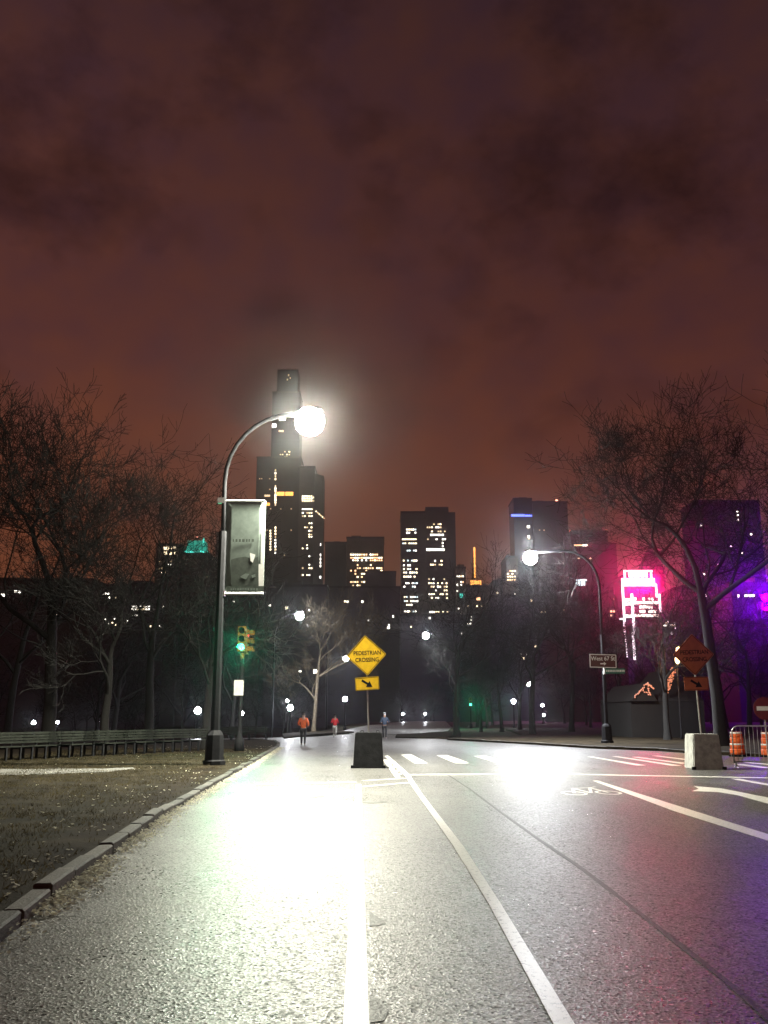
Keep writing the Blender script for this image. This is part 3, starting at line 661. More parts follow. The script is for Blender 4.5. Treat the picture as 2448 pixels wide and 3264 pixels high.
# park path lamps
def park_lamp(px, py, d, label, k=.5):
    l_ = P(px, py, d); zb = terrain(l_.x, d); h = l_.z-zb
    root = thing('park_lamp', label, 'park lamp', (l_.x, d, zb), 0, 'small lamps along the park paths')
    MB().lathe([(.2, 0), (.18, .3), (.09, .45), (.07, h*.5), (.05, h-.25), (.12, h-.2), (.13, h-.15)], n=10).build('post', IRON, root, True)
    globe(root, (0, 0, h+.12), .27, (.90, .92, 1), LAMP_W*k*.3)
    MB().lathe([(.17, h+.39), (.1, h+.45), (.02, h+.55)], n=12).build('cap', IRON, root, True)
for i, (px, py, d, k) in enumerate(((630, 2270, 75, .4), (925, 2260, 88, .45), (1100, 2232, 110, .4), (1284, 2277, 250, .6), (1355, 2277, 240, .7), (1637, 2239, 120, .5), (1685, 2183, 130, .45), (1733, 2281, 200, .4), (1729, 2250, 190, .25),
                       (107, 2306, 130, .2), (183, 2304, 165, .12), (311, 2303, 130, .2), (770, 2277, 120, .15), (916, 2236, 170, .2))):
    park_lamp(px, py, d, ['small globe lamp shining beside the lit trunk behind the bannered lamp post', 'globe lamp close beside the head of the walker in orange',
        'globe lamp on the left of the yellow diamond sign post', 'small globe lamp standing at the bend of the far road', 'small globe lamp standing at the bend of the far road',
        'brightest globe lamp on the path beyond the grass verge', 'globe lamp raised among the trees beyond the grass verge', 'pair of small globe lamps between verge trees, lower one',
        'pair of small globe lamps between verge trees, upper one', 'tiny globe lamp in the valley beyond the park benches', 'tiny globe lamp in the valley beyond the park benches',
        'tiny globe lamp in the valley beyond the park benches', 'tiny globe lamp seen right beside the traffic signal pole', 'tiny globe lamp just above the one by the walker in orange'][i], k)

# banner on the first lamp
def banner():
    y = lb.y-.14
    def at(px, py): p = P(px, py, y); return (p.x-lb.x, p.z-lb.z)
    xa, zt_ = at(718, 1594); xb, zb_ = at(838, 1882)
    root = thing('pole_banner', 'tall grey green banner hung between white bars on the lamp shaft', 'banner', lb)
    n = 14; vsn = []; fs = []
    for j in range(n+1):
        for i in range(7):
            u = i/6; vv = j/n; vsn.append((xa+(xb-xa)*u, .005*math.sin(u*5+vv*3)*math.sin(vv*3.1), zt_+(zb_-zt_)*vv))
    for j in range(n):
        for i in range(6): fs.append((j*7+i, (j+1)*7+i, (j+1)*7+i+1, j*7+i+1))
    b = MB(); b.add(vsn, fs); cl = b.build('cloth', BANNERM, root, True)
    sol = cl.modifiers.new('thick', 'SOLIDIFY'); sol.thickness = .006
    for (px0, px1, py, r_) in ((712, 842, 1593, .025), (715, 838, 1890, .045)):
        p, z = at(px0, py); q, _ = at(px1, py); MB().tube([(p-.12, 0, z), (q, 0, z)], r_, 8).build('bar', WHITE, root)
        MB().box((p-.2, -.08, z-.09), (p, .08, z+.09)).build('clamp', GALV, root)
    def pr(name, px0, px1, py0, py1, m, dy=-0.0150):
        p, z1 = at(px0, py0); q, z0 = at(px1, py1); MB().box((p, dy-.004, z0), (q, dy, z1)).build(name, m, root)
    pr('edge_strip', 832, 838, 1690, 1795, WHITE, -0.0110); pr('edge_strip', 823, 838, 1796, 1866, WHITE, -0.0110)
    # dark picture with pale shapes
    def shape(name, pts, m, dy):
        q = [at(*p) for p in pts]
        mb = MB(); k = len(q); mb.add([(x, dy, z) for x, z in q]+[(x, dy-.003, z) for x, z in q], [tuple(range(k)), tuple(range(2*k-1, k-1, -1))]+[(i, k+i, k+(i+1) % k, (i+1) % k) for i in range(k)])
        mb.build(name, m, root)
    shape('printed_picture', [(734, 1782), (752, 1776), (780, 1772), (800, 1778), (822, 1772), (823, 1866), (734, 1866)], BANDK, -0.0130)
    shape('printed_figure', [(795, 1760), (812, 1766), (808, 1780), (804, 1792), (797, 1786)], WHITE, -0.0190)
    shape('printed_figure', [(764, 1836), (780, 1826), (793, 1828), (783, 1845), (768, 1840)], BANNERM, -0.0190)
    shape('printed_figure', [(800, 1832), (812, 1828), (813, 1836), (802, 1841)], BANNERM, -0.0190)
    pr('printed_band', 720, 838, 1867, 1884, BANDK, -0.0160)
    x = 733
    while x < 820:
        ww = random.uniform(3, 7); pr('printed_letter', x, x+ww, 1873, 1880, BANNERM, -0.0220); x += ww+random.uniform(2, 4)
    for j, y0 in enumerate((1716,)):
        x = 740
        while x < 810:
            ww = random.uniform(4, 8); pr('printed_letter', x, x+ww, y0, y0+9, BANDK, -0.0140); x += ww+random.uniform(3, 5)
banner()

# ================================================================= SIGNS
def text(name, s, size, m, parent, loc, align='CENTER', sx=1.0, bold=0):
    cu = bpy.data.curves.new(name, 'FONT'); cu.body = s; cu.size = size; cu.align_x = align; cu.align_y = 'CENTER'; cu.extrude = .0003; cu.offset = bold
    t = bpy.data.objects.new(name, cu); C.objects.link(t); dg = bpy.context.evaluated_depsgraph_get(); me = bpy.data.meshes.new_from_object(t.evaluated_get(dg))
    bpy.data.objects.remove(t); me.materials.clear(); me.materials.append(m)
    o = bpy.data.objects.new(name, me); C.objects.link(o); o.parent = parent; o.location = loc; o.rotation_euler = (R(90), 0, 0); o.scale = (sx, 1, 1)
    return o
def rounded(hx, hz, r, n=4):
    pts = []
    for (cx_, cz_, a0) in ((hx-r, hz-r, 0), (-hx+r, hz-r, 90), (-hx+r, -hz+r, 180), (hx-r, -hz+r, 270)):
        for k in range(n+1):
            a = R(a0+90*k/n); pts.append((cx_+r*math.cos(a), cz_+r*math.sin(a)))
    return pts
def plate(name, pts, y0, y1, m, parent, off=(0, 0), rot=0):
    c, s = math.cos(rot), math.sin(rot); q = [(off[0]+x*c-z*s, off[1]+x*s+z*c) for x, z in pts]; k = len(q)
    return MB().add([(x, y0, z) for x, z in q]+[(x, y1, z) for x, z in q], [tuple(range(k)), tuple(range(2*k-1, k-1, -1))]+[(i, k+i, k+(i+1) % k, (i+1) % k) for i in range(k)]).build(name, m, parent)
def ring(name, hx, hz, r, t, y0, y1, m, parent, off=(0, 0), rot=0):
    a = rounded(hx, hz, r); b = rounded(hx-t, hz-t, max(.005, r-t)); c, s = math.cos(rot), math.sin(rot); k = len(a)
    q = [(off[0]+x*c-z*s, off[1]+x*s+z*c) for x, z in a+b]
    vv = [(x, y0, z) for x, z in q]+[(x, y1, z) for x, z in q]; fs = []
    for i in range(k):
        j = (i+1) % k; fs += [(i, j, k+j, k+i), (2*k+i, 3*k+i, 3*k+j, 2*k+j), (i, 2*k+i, 2*k+j, j), (k+i, k+j, 3*k+j, 3*k+i)]
    return MB().add(vv, fs).build(name, m, parent)
def crossing_sign(base, lbl_b, lbl_s, face, tilt, wid, hgtb, lean, rz, lightc, blk):
    # concrete base block (a thing) and the sign standing in it
    bl = thing('concrete_block', lbl_b, 'concrete block', base, rz, 'concrete sign bases')
    bm = bmesh.new(); me = MB().frustum((0, 0), wid/2, wid/2, wid/2*.86, wid/2*.86, 0, hgtb).mesh('block'); bm.from_mesh(me)
    bmesh.ops.bevel(bm, geom=bm.edges[:], offset=.03, segments=2, affect='EDGES'); bm.to_mesh(me); bm.free(); me.materials.append(blk)
    o = bpy.data.objects.new('block', me); C.objects.link(o); o.parent = bl
    for sx in (-.25, .25):
        MB().tube([(sx, .0, hgtb-.02), (sx, 0, hgtb+.05), (sx+.08, 0, hgtb+.05), (sx+.08, 0, hgtb-.02)], .012, 6).build('lifting_loop', IRON, bl)
    for sx in (-1, 1):
        MB().box((sx*wid*.5-.06, -wid*.5-.05, .004), (sx*wid*.5+.06, -wid*.5+.02, .09)).build('corner_foot', IRON, bl)
    sg = thing('crossing_sign', lbl_s, 'sign', base+Vector((0, 0, hgtb)), 0, 'pedestrian crossing diamonds')
    sg.rotation_euler = (0, lean, rz)
    MB().tube([(0, .04, -.05), (0, .04, 2.7)], .028, 8).build('post', GALV, sg)
    s = .46; zc = 2.42
    dm = plate('diamond_panel', rounded(s, s, .05), -.004, .004, face, sg, (0, zc), R(45)+tilt)
    r_ = ring('border', s-.018, s-.018, .045, .016, -.0054, -.0045, BLACK, dm, (0, zc), R(45)+tilt)
    ring('rim', s, s, .05, .012, -.0062, -.0045, face, dm, (0, zc), R(45)+tilt)
    text('lettering', 'PEDESTRIAN', .185, BLACK, dm, (.03, -.0046, zc+.07), sx=.86, bold=.003)
    text('lettering', 'CROSSING', .185, BLACK, dm, (.02, -.0046, zc-.15), sx=.86, bold=.003)
    pl = plate('arrow_panel', rounded(.38, .21, .03), -.004, .004, face, sg, (0, zc-.90), tilt)
    ar = [(-.20, .035), (.02, .035), (.02, .11), (.20, 0), (.02, -.11), (.02, -.035), (-.20, -.035)]
    plate('arrow', ar, -.0054, -.0045, BLACK, pl, (.0, zc-.90), R(-33))
    ring('border', .365, .195, .025, .012, -.0054, -.0045, BLACK, pl, (0, zc-.90), tilt)
    return sg
bb = G(1174, 2449); bb.y += .45
crossing_sign(bb, 'dark tapered concrete block standing in the road by the lane lines', 'yellow diamond PEDESTRIAN CROSSING sign with arrow plate', YELLOW, R(2), .96, 1.08, R(-2.0), 0, None, BLOCKD)
br = G(2262, 2454); br.y += .5
crossing_sign(br, 'concrete block with a bright lit side next to the steel barrier', 'dim orange diamond PEDESTRIAN CROSSING sign with arrow plate', ORANGE, R(-1), .92, 1.05, R(-1.8), R(0), None, CONC)

# signs on the second lamp pole
def street_sign():
    y = 52.7
    c = P(1922, 2107, y); root = thing('street_sign', 'brown street sign with white border reading West 67 St and arrow', 'sign', (c.x, y, c.z), R(0))
    hx = 42*y/F; hz = 21*y/F
    pn = plate('panel', rounded(hx, hz, .05), -.01, .01, BROWN, root, (0, 0), R(-1.5)); ring('border', hx, hz, .05, .045, -.016, -.011, WHITE, pn, (0, 0), R(-1.5))
    text('lettering', 'West 67 St', .32, WHITE, pn, (0, -.014, .13), sx=.92, bold=.004)
    plate('arrow', [(-.16, .035), (.04, .035), (.04, .10), (.18, 0), (.04, -.10), (.04, -.035), (-.16, -.035)], -.016, -.011, WHITE, pn, (.0, -.15))
    MB().box((-.2, .01, -.1), (.25, .16, .1)).build('bracket', GALV, root)
    c = P(1960, 2139, y); g = thing('street_name_plate', 'small green street name plate below the brown sign', 'sign', (c.x, y, c.z))
    hx = 32*y/F; hz = 8.5*y/F; pn = plate('panel', rounded(hx, hz, .02), -.01, .01, GREEN, g)
    x = -hx+.08
    while x < hx-.1:
        ww = random.uniform(.04, .08); plate('printed_letter', [(x, -.05), (x+ww, -.05), (x+ww, .07), (x, .07)], -.015, -.011, WHITE, pn); x += ww+.03
    MB().box((-hx-.05, -.03, -hz-.02), (-hx+.02, .16, hz+.02)).build('bracket', WHITE, g)
street_sign()

# ================================================================= TRAFFIC SIGNALS
def signal(base, h, label, k=1.0, extras=True, ped=True):
    root = thing('traffic_signal', label, 'traffic signal', base, 0, 'green traffic signals')
    MB().lathe([(.22, 0), (.2, .5), (.11, .6), (.085, 1.0), (.075, h-.55)], n=10).build('pole', IRON, root, True)
    def head(cx_, cz_, rot, lit, nm):
        e_ = bpy.data.objects.new(nm, None)
        hd = MB(); c, s = math.cos(rot), math.sin(rot)
        def tr(p): return (cx_+p[0]*c-p[1]*s, p[0]*s+p[1]*c+(.30 if rot else 0), cz_+p[2])
        b = MB().box((-.18, -.14, -.55), (.18, .10, .55)); b.v = [tr(p) for p in b.v]; hb = b.build(nm, SIGY, root)
        for i, col in enumerate(('red', 'amber', 'green')):
            z = .36-.36*i; on = (col == lit)
            m = (E_GREEN if col == 'green' else E_REDS) if on else BLACK
            ln = MB(); n = 14; ln.add([(.135*math.cos(2*math.pi*q/n), -.15-.02*0, z+.135*math.sin(2*math.pi*q/n)) for q in range(n)]+[(0, -.185, z)], [(q, (q+1) % n, n) for q in range(n)]); ln.v = [tr(p) for p in ln.v]; ln.build('lens', m, hb)
            vz = MB(); vsx = []; fs = []
            for q in range(11):
                a = R(-20)+R(220)*q/10
                for (dy, rr) in ((-.14, .155), (-.40, .15)): vsx.append((rr*math.cos(a), dy, z+rr*math.sin(a)))
            for q in range(10): fs.append((2*q, 2*q+1, 2*q+3, 2*q+2))
            vz.add(vsx, fs); vz.v = [tr(p) for p in vz.v]; vo_ = vz.build('visor', SIGY, hb); vo_.modifiers.new('t', 'SOLIDIFY').thickness = .008
            if on and col == 'green': light('signal_light', root, tr((0, -.22, z)), LAMP_W*.2*k, (.0, 1, .42), .1, R(150), (R(-82), 0, rot))
    head(-.02, h, 0, 'green', 'signal_head')
    if extras:
        head(.06, h-.10, R(84), 'red', 'signal_head')
        MB().tube([(0, .12, h-.6), (0, .12, h+.55)], .05, 6).build('mount', IRON, root)
        MB().lathe([(.09, h-.85), (.09, h-.62)], (0, 0, 0), 10).build('collar', SIGY, root)
    return root
tb = G(762, 2394, .1)
d_t = tb.y
hz_ = P(772, 2042, d_t).z-.1-.05
signal(tb, hz_+.12, 'near traffic signal showing green on a dark pole at the kerb', 1.0)
c = P(761, 2192, d_t-.12)
sp = thing('notice_plate', 'blank white rectangular plate on the traffic signal pole', 'sign', (c.x, c.y, c.z)); plate('panel', rounded(15*d_t/F, 23.5*d_t/F, .02), -.006, .006, WHITE, sp); MB().box((-.09, .006, -.04), (.09, .1, .04)).build('bracket', GALV, sp)
pf = P(1500, 2247, 125); pf.z = terrain(pf.x, 125); signal(pf, 3.4, 'far traffic signal showing green between the tree trunks', .8, False)

# ================================================================= BENCHES
def bench():
    root = thing('park_bench', 'slatted park bench in the row along the path under the trees', 'bench', (0, 0, 0), 0, 'park benches along the lawn path')
    for sx in (-1.1, 0, 1.1):
        MB().box((sx-.03, -.25, 0), (sx+.03, -.18, .44)).box((sx-.03, .18, 0), (sx+.03, .25, .44)).box((sx-.03, -.18, .38), (sx+.03, .18, .44)).box((sx-.03, .25, .44), (sx+.03, .31, .9)).build('leg_frame', IRON, root)
    for i in range(5): MB().box((-1.2, -.24+i*.1, .445), (1.2, -.16+i*.1, .475)).build('seat_slat', WOOD, root)
    for i in range(4): MB().box((-1.2, .215, .56+i*.1), (1.2, .247, .635+i*.1)).build('back_slat', WOOD, root)
    return root
proto = bench()
def copy_tree(o, parent=None):
    c = o.copy(); C.objects.link(c); c.parent = parent
    for ch in o.children: copy_tree(ch, c)
    return c
b0 = P(-60, 2380, 31.5); b1 = P(660, 2360, 42); rz = math.atan2(b1.y-b0.y, b1.x-b0.x)
nb = 7
for i in range(nb):
    o = proto if i == 0 else copy_tree(proto); p = b0.lerp(b1, (i+.5)/nb); o.location = (p.x, p.y, .10); o.rotation_euler = (0, 0, rz)
b0 = P(800, 2360, 49); b1 = P(960, 2350, 58)
for i in range(2):
    o = copy_tree(proto); p = b0.lerp(b1, (i*.5)); o.location = (p.x-2.5, p.y+6, .0); o.rotation_euler = (0, 0, R(20))
    o['label'] = 'slatted park bench past the traffic signal beside the side path'; o['group'] = 'park benches by the side path'

# ================================================================= TREES
def make_tree(seed, H, r0, spread, levels=6, fork=.35, dense=1.0, lean=0.0, tmin=.45):
    rd = random.Random(seed); tr = MB(); cr = MB()
    def branch(p, d, ln, r, lv):
        ns = 4 if lv <= 1 else (3 if lv <= 3 else 2); pts = [p.copy()]; rad = [r]; dd = d.copy(); q = p.copy()
        rend = r*(.62 if lv < levels else .4)
        for i in range(ns):
            wob = .055 if lv == 0 else .24
            dd = (dd + Vector((rd.gauss(0, wob), rd.gauss(0, wob), rd.gauss(0, wob)*.6 + (.10 if lv >= 1 else .02)))).normalized()
            q = q + dd*(ln/ns); pts.append(q.copy()); rad.append(r+(rend-r)*(i+1)/ns)
        (tr if lv <= 2 else cr).tube(pts, [max(.012, q_) for q_ in rad], 8 if lv == 0 else (6 if lv <= 2 else 3), cap=False)
        if lv >= levels: return
        nc = {0: 4, 1: 3, 2: 4}.get(lv, 3)
        if lv >= 3 and rd.random() < .35*dense: nc += 1
        for k in range(nc):
            last = (k == 0)
            t = 1.0 if last else rd.uniform(tmin if lv == 0 else .25, 1.0)
            fi = t*ns; i0 = min(ns-1, int(fi)); pp = pts[i0].lerp(pts[i0+1], fi-i0); rr = rad[i0]+(rad[i0+1]-rad[i0])*(fi-i0)
            ax = dd.orthogonal().normalized(); ax.rotate(Quaternion(dd, rd.uniform(0, 6.283)))
            ang = rd.uniform(.12, .35) if last else rd.uniform(.5, 1.05)*spread
            nd = dd.copy(); nd.rotate(Quaternion(ax, ang))
            branch(pp, nd, ln*rd.uniform(.60, .82)*(1.0 if lv else .95), rr*(.85 if last else rd.uniform(.5, .68)), lv+1)
    # root flare
    tr.tube([(0, 0, -.3), (0, 0, .25), (0, 0, .8)], [r0*1.7, r0*1.25, r0*1.02], 10, cap=False)
    branch(Vector((0, 0, .7)), Vector((lean, 0, 1)).normalized(), H*fork, r0, 0)
    tm = tr.mesh('trunk'); cm = cr.mesh('crown'); tm.materials.append(BARK); cm.materials.append(TWIG)
    for p in tm.polygons: p.use_smooth = True
    return tm, cm
VAR = [make_tree(11, 18, .30, 1.0), make_tree(23, 17, .26, .9, fork=.3), make_tree(37, 19, .32, 1.1, fork=.38), make_tree(41, 15, .22, .85, fork=.25)]
def tree(mv, x, y, s, rz, label, group=None, z=None, sz=None):
    z = terrain(x, y) if z is None else z
    t = thing('bare_tree', label, 'tree', (x, y, z), rz, group); t.scale = (s, s, sz or s)
    for nm, me in (('trunk', mv[0]), ('crown', mv[1])):
        o = bpy.data.objects.new(nm, me); C.objects.link(o); o.parent = t
    return t
big = make_tree(5, 20, .36, 1.0, 7, .34, .9, tmin=.6); big2 = make_tree(19, 20, .36, 1.1, 7, .40, 1.3, tmin=.72)
p = P(150, 2380, 46); tree(big, p.x, p.y, .94, 1.2, 'large bare tree spreading over the lawn with wide bowed limbs', z=.1)
p = P(2300, 2380, 48); tree(big2, p.x, p.y, .95, 3.4, 'large bare tree towering over the verge by the orange diamond sign', z=.1)
p = P(655, 2390, 44); tree(VAR[1], p.x, p.y, .8, 2.2, 'bare tree with a lit trunk just behind the bannered lamp', z=.1)
p = P(1455, 2345, 74); tree(VAR[2], p.x, p.y, .75, 4.0, 'thick trunked bare tree on the grass island by the far road', z=.08)
LITB = mat('lamplit_bark', (.15, .12, .08), .85, var=.4, scale=4)  # lamplight on the twigs put into a paler bark colour
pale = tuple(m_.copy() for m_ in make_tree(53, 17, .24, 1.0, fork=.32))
for m_ in pale: m_.materials.clear(); m_.materials.append(LITB)
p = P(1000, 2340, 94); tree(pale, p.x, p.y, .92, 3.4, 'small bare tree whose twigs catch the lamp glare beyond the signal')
p = P(330, 2385, 42); tree(VAR[3], p.x, p.y, .9, .4, 'slim bare tree in front of the park benches', z=.1)
p = P(470, 2380, 50); tree(VAR[0], p.x, p.y, .85, 5.1, 'bare tree with an upright crown behind the benches', z=.1)
p = P(2130, 2380, 60); tree(VAR[1], p.x, p.y, .8, 1.9, 'bare tree beside the gabled house', z=.1)
p = P(20, 2380, 60); tree(VAR[2], p.x, p.y, .85, 3.0, 'bare tree at the far end of the bench row', z=-.2)
woods = []
rd = random.Random(99)
for i in range(58):
    d = rd.uniform(78, 210); px = rd.uniform(-60, 2520)
    if 1040 < px < 1430 and d < 235: d = rd.uniform(250, 330)
    p = P(px, 2300, d)
    tree(VAR[rd.randrange(4)], p.x, p.y, rd.uniform(.6, .95), rd.uniform(0, 6.28), 'bare winter tree standing in the dark wood around the paths', 'bare trees in the dark wood')

# ================================================================= PEOPLE
def skin_obj(name, nodes, edges, m, parent, root=0, sub=2):
    me = bpy.data.meshes.new(name); me.from_pydata([n[0] for n in nodes], edges, []); me.materials.append(m)
    o = bpy.data.objects.new(name, me); C.objects.link(o); o.parent = parent
    o.modifiers.new('skin', 'SKIN'); sv = me.skin_vertices
    if not sv:
        bpy.context.view_layer.objects.active = o; bpy.ops.mesh.customdata_skin_add()
    sv = me.skin_vertices[0].data
    for i, n in enumerate(nodes):
        r_ = n[1]; sv[i].radius = (r_, r_) if not hasattr(r_, '__len__') else r_; sv[i].use_root = (i == root)
    o.modifiers['skin'].use_smooth_shade = True
    s = o.modifiers.new('sub', 'SUBSURF'); s.levels = sub; s.render_levels = sub
    return o
SKINM = mat('skin', (.42, .26, .19), .55, var=.1); HAIR = mat('hair', (.03, .02, .015), .6, var=.3)
C_ORG = mat('orange_jacket', (.75, .13, .025), .65, var=.2, scale=10, bump=.3, bscale=30); C_RED = mat('red_shirt', (.60, .02, .03), .7, var=.2, scale=10)
C_DRK = mat('dark_trousers', (.018, .018, .022), .8, var=.3, scale=10); C_BLU = mat('navy_jacket', (.035, .055, .10), .6, var=.3, scale=10); C_WHT = mat('pale_cap', (.65, .68, .72), .7, var=.1)
C_GRY = mat('pale_leggings', (.55, .55, .52), .7, var=.1); SHOE = mat('shoe', (.25, .25, .26), .6, var=.2)
def person(base, rz, H, stride, label, top, legs, head_cover, elbow=.35, lift=0.0, bag=None):
    k = H/1.75; t = thing('person', label, 'person', base, rz, 'people on the road')
    S = lambda x, y, z: (x*k, y*k, z*k)
    hip, kn, an = .92, .50, .09
    # +y is the way the figure walks
    L_ = dict(hl=S(-.10, 0, hip-.06), kl=S(-.10, stride*.45+.03, kn), al=S(-.10, stride*.8-.02, an+.01), tl=S(-.10, stride*.8+.15, .04),
              hr=S(.10, 0, hip-.06), kr=S(.10, -stride*.25+.06, kn), ar=S(.10, -stride*.8-.06, an+lift), tr=S(.10, -stride*.8+.09, .045+lift*.6))
    sh = 1.43
    el = dict(sl=S(-.19, 0, sh), el=S(-.27, -.10, 1.16), wl=S(-.22, -.10+elbow*.55, 1.02+elbow*.3), sr=S(.19, 0, sh), er=S(.27, .0, 1.15), wr=S(.23, .02+elbow*.4, .98+elbow*.3))
    nodes = [(S(0, 0, hip), (.14*k, .10*k)), (S(0, .01, 1.15), (.125*k, .09*k)), (S(0, 0, 1.38), (.15*k, .09*k)), (S(0, .01, 1.50), .055*k), (S(0, .02, 1.60), (.075*k, .09*k)), (S(0, .025, 1.70), (.072*k, .085*k)), (S(0, .115, 1.61), .012*k), (S(-.08, .01, 1.61), .014*k), (S(.08, .01, 1.61), .014*k)]
    ed = [(0, 1), (1, 2), (2, 3), (3, 4), (4, 5), (4, 6), (4, 7), (4, 8)]
    def chain(frm, pts):
        a = frm
        for pnt in pts: nodes.append(pnt); ed.append((a, len(nodes)-1)); a = len(nodes)-1
        return a
    for s_ in 'lr':
        sx = -1 if s_ == 'l' else 1
        wi = chain(2, [(el['s'+s_], .058*k), (el['e'+s_], .042*k), (el['w'+s_], .028*k)])
        w_ = Vector(el['w'+s_]); dv = (w_-Vector(el['e'+s_])).normalized()
        pm = chain(wi, [(tuple(w_+dv*.06*k), (.036*k, .018*k))])
        for f_ in range(5):
            o_ = Vector((0, 0, 1)) * ((f_-2)*.018*k) if f_ else Vector((-sx*.03*k, 0, .03*k))
            ln_ = (.05, .075, .085, .078, .06)[f_]*k
            pk = chain(pm, [(tuple(w_+dv*(.06*k+ln_*.5)+o_), .009*k), (tuple(w_+dv*(.06*k+ln_*.9)+o_-Vector((sx*.015*k, 0, 0))), .008*k)])
        chain(0, [(L_['h'+s_], .085*k), (L_['k'+s_], .055*k), (L_['a'+s_], .04*k), (L_['t'+s_], .035*k)])
    skin_obj('body', nodes, ed, SKINM, t, 0, 1)
    jn = [(S(0, 0, hip-.02), (.175*k, .135*k)), (S(0, .0, 1.12), (.165*k, .125*k)), (S(0, -.005, 1.36), (.185*k, .125*k)), (S(0, 0, 1.475), (.085*k, .08*k))]
    je = [(0, 1), (1, 2), (2, 3)]
    for s_ in 'lr':
        a = 2
        for key, r_ in (('s', .082), ('e', .066), ('w', .048)):
            jn.append((el[key+s_], r_*k)); je.append((a, len(jn)-1)); a = len(jn)-1
    skin_obj('jacket', jn, je, top, t, 0)
    tn = [(S(0, 0, hip), (.155*k, .115*k))]; te_ = []
    for s_ in 'lr':
        a = 0
        for key, r_ in (('h', .105), ('k', .072), ('a', .052)):
            tn.append((L_[key+s_], r_*k)); te_.append((a, len(tn)-1)); a = len(tn)-1
    skin_obj('trousers', tn, te_, legs, t, 0)
    for s_ in 'lr':
        a_ = Vector(L_['a'+s_]); t_ = Vector(L_['t'+s_]); z_ = Vector((0, 0, .02*k))
        skin_obj('shoe', [(tuple(a_-Vector((0, .05*k, .035*k))), .045*k), (tuple(a_.lerp(t_, .55)), .045*k), (tuple(t_+Vector((0, .03*k, 0))), .036*k)], [(0, 1), (1, 2)], SHOE, t, 0, 1)
    skin_obj('cap' if head_cover is C_WHT else 'hair', [(S(0, -.005, 1.64), (.088*k, .095*k)), (S(0, 0, 1.72), (.085*k, .092*k)), (S(0, .01, 1.765), (.05*k, .055*k))], [(0, 1), (1, 2)], head_cover, t, 1, 1)
    if bag:
        MB().box((-.14*k, -.27*k, 1.05*k), (.14*k, -.13*k, 1.45*k)).build('backpack', bag, t)
    return t
g = G(966, 2377); person(g, 0, 1.72, .16, 'person in orange jacket and dark trousers walking away along the road', C_ORG, C_DRK, HAIR, .3)
g = G(1067, 2352); person(g, 0, 1.62, .42, 'small runner in red top and pale leggings in the distance', C_RED, C_GRY, HAIR, .7, .22)
g = G(1226, 2356); person(g, math.pi, 1.74, .14, 'person in navy jacket and pale cap beyond the dark concrete block', C_BLU, C_DRK, C_WHT, .5)

# ================================================================= RIGHT EDGE: barrier, drums, round sign, house, lamps
def barrier():
    p0 = G(2342, 2449); root = thing('crowd_barrier', 'steel crowd control barrier with rounded top beside the concrete block', 'barrier', p0, R(-6))
    Lb_ = 2.3; h = 1.28
    pts = [(0, 0, .16)]+[(0, 0, h-.22)]
    for k in range(7):
        a = math.pi/2*k/6; pts.append((.2-.2*math.cos(a), 0, h-.2+.2*math.sin(a)))
    for k in range(7):
        a = math.pi/2*(1-k/6); pts.append((Lb_-.2+.2*math.cos(a), 0, h-.2+.2*math.sin(a)))
    pts += [(Lb_, 0, h-.22), (Lb_, 0, .16)]
    MB().tube(pts, .021, 8).build('frame', GALV, root, True)
    MB().tube([(0, 0, .2), (Lb_, 0, .2)], .018, 6).build('bottom_rail', GALV, root)
    for i in range(1, 18): MB().tube([(Lb_*i/18, 0, .2), (Lb_*i/18, 0, h-.01)], .007, 5).build('bar', GALV, root)
    for x in (.06, Lb_-.06):
        MB().tube([(x, 0, .2), (x-.02, -.16, .05), (x-.02, -.33, .012)], .018, 6).tube([(x, 0, .2), (x+.02, .16, .05), (x+.02, .33, .012)], .018, 6).build('foot', GALV, root)
    for z in (.35, .9):
        MB().tube([(-.07, 0, z), (-.07, 0, z+.1), (0, 0, z+.1)], .01, 6).build('hook', GALV, root)
barrier()
DRUM_O = mat('drum_orange', (.80, .14, .03), .5, var=.2, scale=6)
for (px, py, lb_) in ((2352, 2411, 'orange traffic drum with pale bands behind the steel barrier end'), (2452, 2413, 'orange traffic drum partly cut by the picture edge behind the barrier')):
    lb_ = lb_.replace('partly cut by the picture edge behind the barrier', 'farther along behind the steel barrier bars')
    g = G(px, py); t = thing('traffic_drum', lb_, 'traffic drum', g, 0, 'traffic drums behind the barrier')
    MB().lathe([(.34, 0), (.34, .06), (.29, .07)], n=18).build('base', BLACK, t, True)
    for i in range(4):
        z = .08+i*.22; r_ = .285-i*.018
        MB().lathe([(r_, z), (r_, z+.20), (r_-.016, z+.215)], n=18).build('orange_band', DRUM_O, t, True)
        MB().lathe([(r_-.014, z+.14), (r_+.003, z+.145), (r_+.001, z+.205), (r_-.02, z+.21)], n=18).build('pale_band', WHITE if i % 2 else DRUM_O, t, True)
    MB().tube([(-.08, 0, .95), (-.08, 0, 1.04), (.08, 0, 1.04), (.08, 0, .95)], .014, 6).build('handle', BLACK, t)
c = P(2437, 2258, 32); t = thing('road_sign', 'round red road sign with pale band above the steel barrier', 'sign', (c.x, 32, 0))
n = 20; plate('panel', [(.38*math.cos(2*math.pi*k/n), .38*math.sin(2*math.pi*k/n)) for k in range(n)], -.006, .006, REDS, t, (0, c.z)); plate('band', [(-.27, -.07), (.27, -.07), (.27, .07), (-.27, .07)], -.012, -.008, WHITE, t, (0, c.z))
MB().tube([(0, .04, 0), (0, .04, c.z+.3)], .03, 8).build('post', GALV, t)
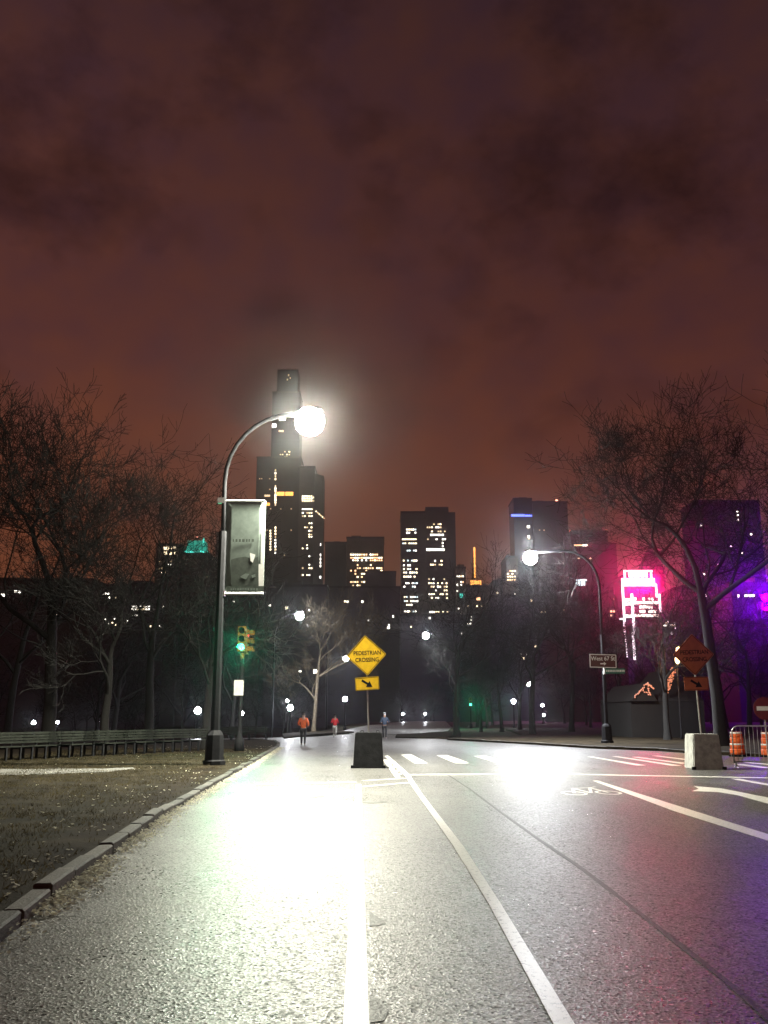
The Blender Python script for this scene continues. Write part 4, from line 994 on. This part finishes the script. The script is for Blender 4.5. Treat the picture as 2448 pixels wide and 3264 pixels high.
# gabled house with bulb strings
def house():
    D = 66; c = P(2052, 2250, D); root = thing('gabled_house', 'low gabled house with strings of red amber bulbs along its roof edges', 'house', (c.x, D, .0))
    def at(px, py): p = P(px, py, D); return (p.x-c.x, p.z)
    xe0, ze = at(2018, 2222); xe1, _ = at(2086, 2222); xa, za = at(2058, 2177)
    MB().poly([(xe0-.2, 0), (xe1+3.4, 0), (xe1+3.4, 9), (xe0-.2, 9)], -.2, ze-.3).build('wall', DKWOOD, root)
    rf = MB(); rf.add([(xe0-.3, -.3, ze-.28), (xe1+.1, -.3, ze-.28), (xa, -.3, za), (xe0-.3, 9.3, ze-.28), (xe1+.1, 9.3, ze-.28), (xa, 9.3, za)], [(0, 1, 2), (5, 4, 3), (0, 2, 5, 3), (2, 1, 4, 5), (1, 0, 3, 4)]); rf.build('gable_roof', DKWOOD, root)
    x0, z0 = at(2113, 2206); x1, z1 = at(2148, 2130)
    rf = MB(); rf.add([(xe1+.2, 0, ze-.29), (xe1+3.5, 0, ze-.29), (x1+.2, 2, z1), (xe1+.2, 9, ze-.29), (xe1+3.5, 9, ze-.29), (x1+.2, 7, z1)], [(0, 1, 2), (5, 4, 3), (0, 2, 5, 3), (2, 1, 4, 5), (1, 0, 3, 4)]); rf.build('hip_roof', DKWOOD, root)
    def string(px0, py0, px1, py1, n, s, dy):
        for i in range(n):
            t = i/(n-1); x, z = at(px0+(px1-px0)*t, py0+(py1-py0)*t); x += random.uniform(-.05, .05); z += random.uniform(-.05, .05)
            MB().lathe([(.01, -s), (s, 0), (.01, s)], (x, dy, z), 6).build('bulb', E_ROOF, root)
    string(2018, 2222, 2058, 2178, 16, .06, -.42); string(2060, 2178, 2078, 2196, 8, .07, -.42)
    for k in range(4): string(2110+k*5, 2206, 2138+k*4, 2132, 16, .06, -.3)
    string(2060, 2185, 2066, 2214, 8, .06, -.42); string(2040, 2200, 2064, 2214, 8, .05, -.42)
house()
D = 62; p = P(2163, 2200, D); t = thing('lantern_post', 'post with two bright amber lantern lamps next to the gabled house', 'lamp', (p.x, D, .0))
zl = P(2160, 2104, D).z; zu = P(2162, 2072, D).z
MB().lathe([(.12, 0), (.06, .4), (.045, zl-.3)], n=8).build('post', IRON, t, True)
for (px, z, s) in ((2158, zl, .17), (2163, zu, .16)):
    x = P(px, 2090, D).x-p.x
    MB().lathe([(.05, -s*1.5), (s, -s*.4), (s*.9, s*.8), (.04, s*1.3)], (x, -.05, z), 10).build('lantern', E_AMB, t, True)
MB().tube([(0, 0, zl-.4), (.1, .12, zl), (.02, .12, zu+.35)], .025, 6).build('bracket', IRON, t)
light('lantern_light', t, (-.1, -.5, (zl+zu)/2), LAMP_W*.05, (1, .5, .15), .1)

# ================================================================= HAZE (night mist, added also to stand in for lens bloom)
hz = MB().box((-2600, -450, -8), (2600, 3700, 420)).build('haze', None)
tag(hz, 'thin night mist added for the soft bloom round the lamps', 'haze', kind='stuff')
hm = bpy.data.materials.new('haze_air'); hm.use_nodes = True; hm.cycles.volume_sampling = 'EQUIANGULAR'; t = hm.node_tree; t.nodes.clear()
o_ = t.nodes.new('ShaderNodeOutputMaterial'); pv_ = t.nodes.new('ShaderNodeVolumePrincipled')
pv_.inputs['Color'].default_value = (.95, .95, 1, 1); pv_.inputs['Density'].default_value = HAZE; pv_.inputs['Anisotropy'].default_value = HAZE_G
t.links.new(pv_.outputs[0], o_.inputs['Volume']); hz.data.materials.append(hm)
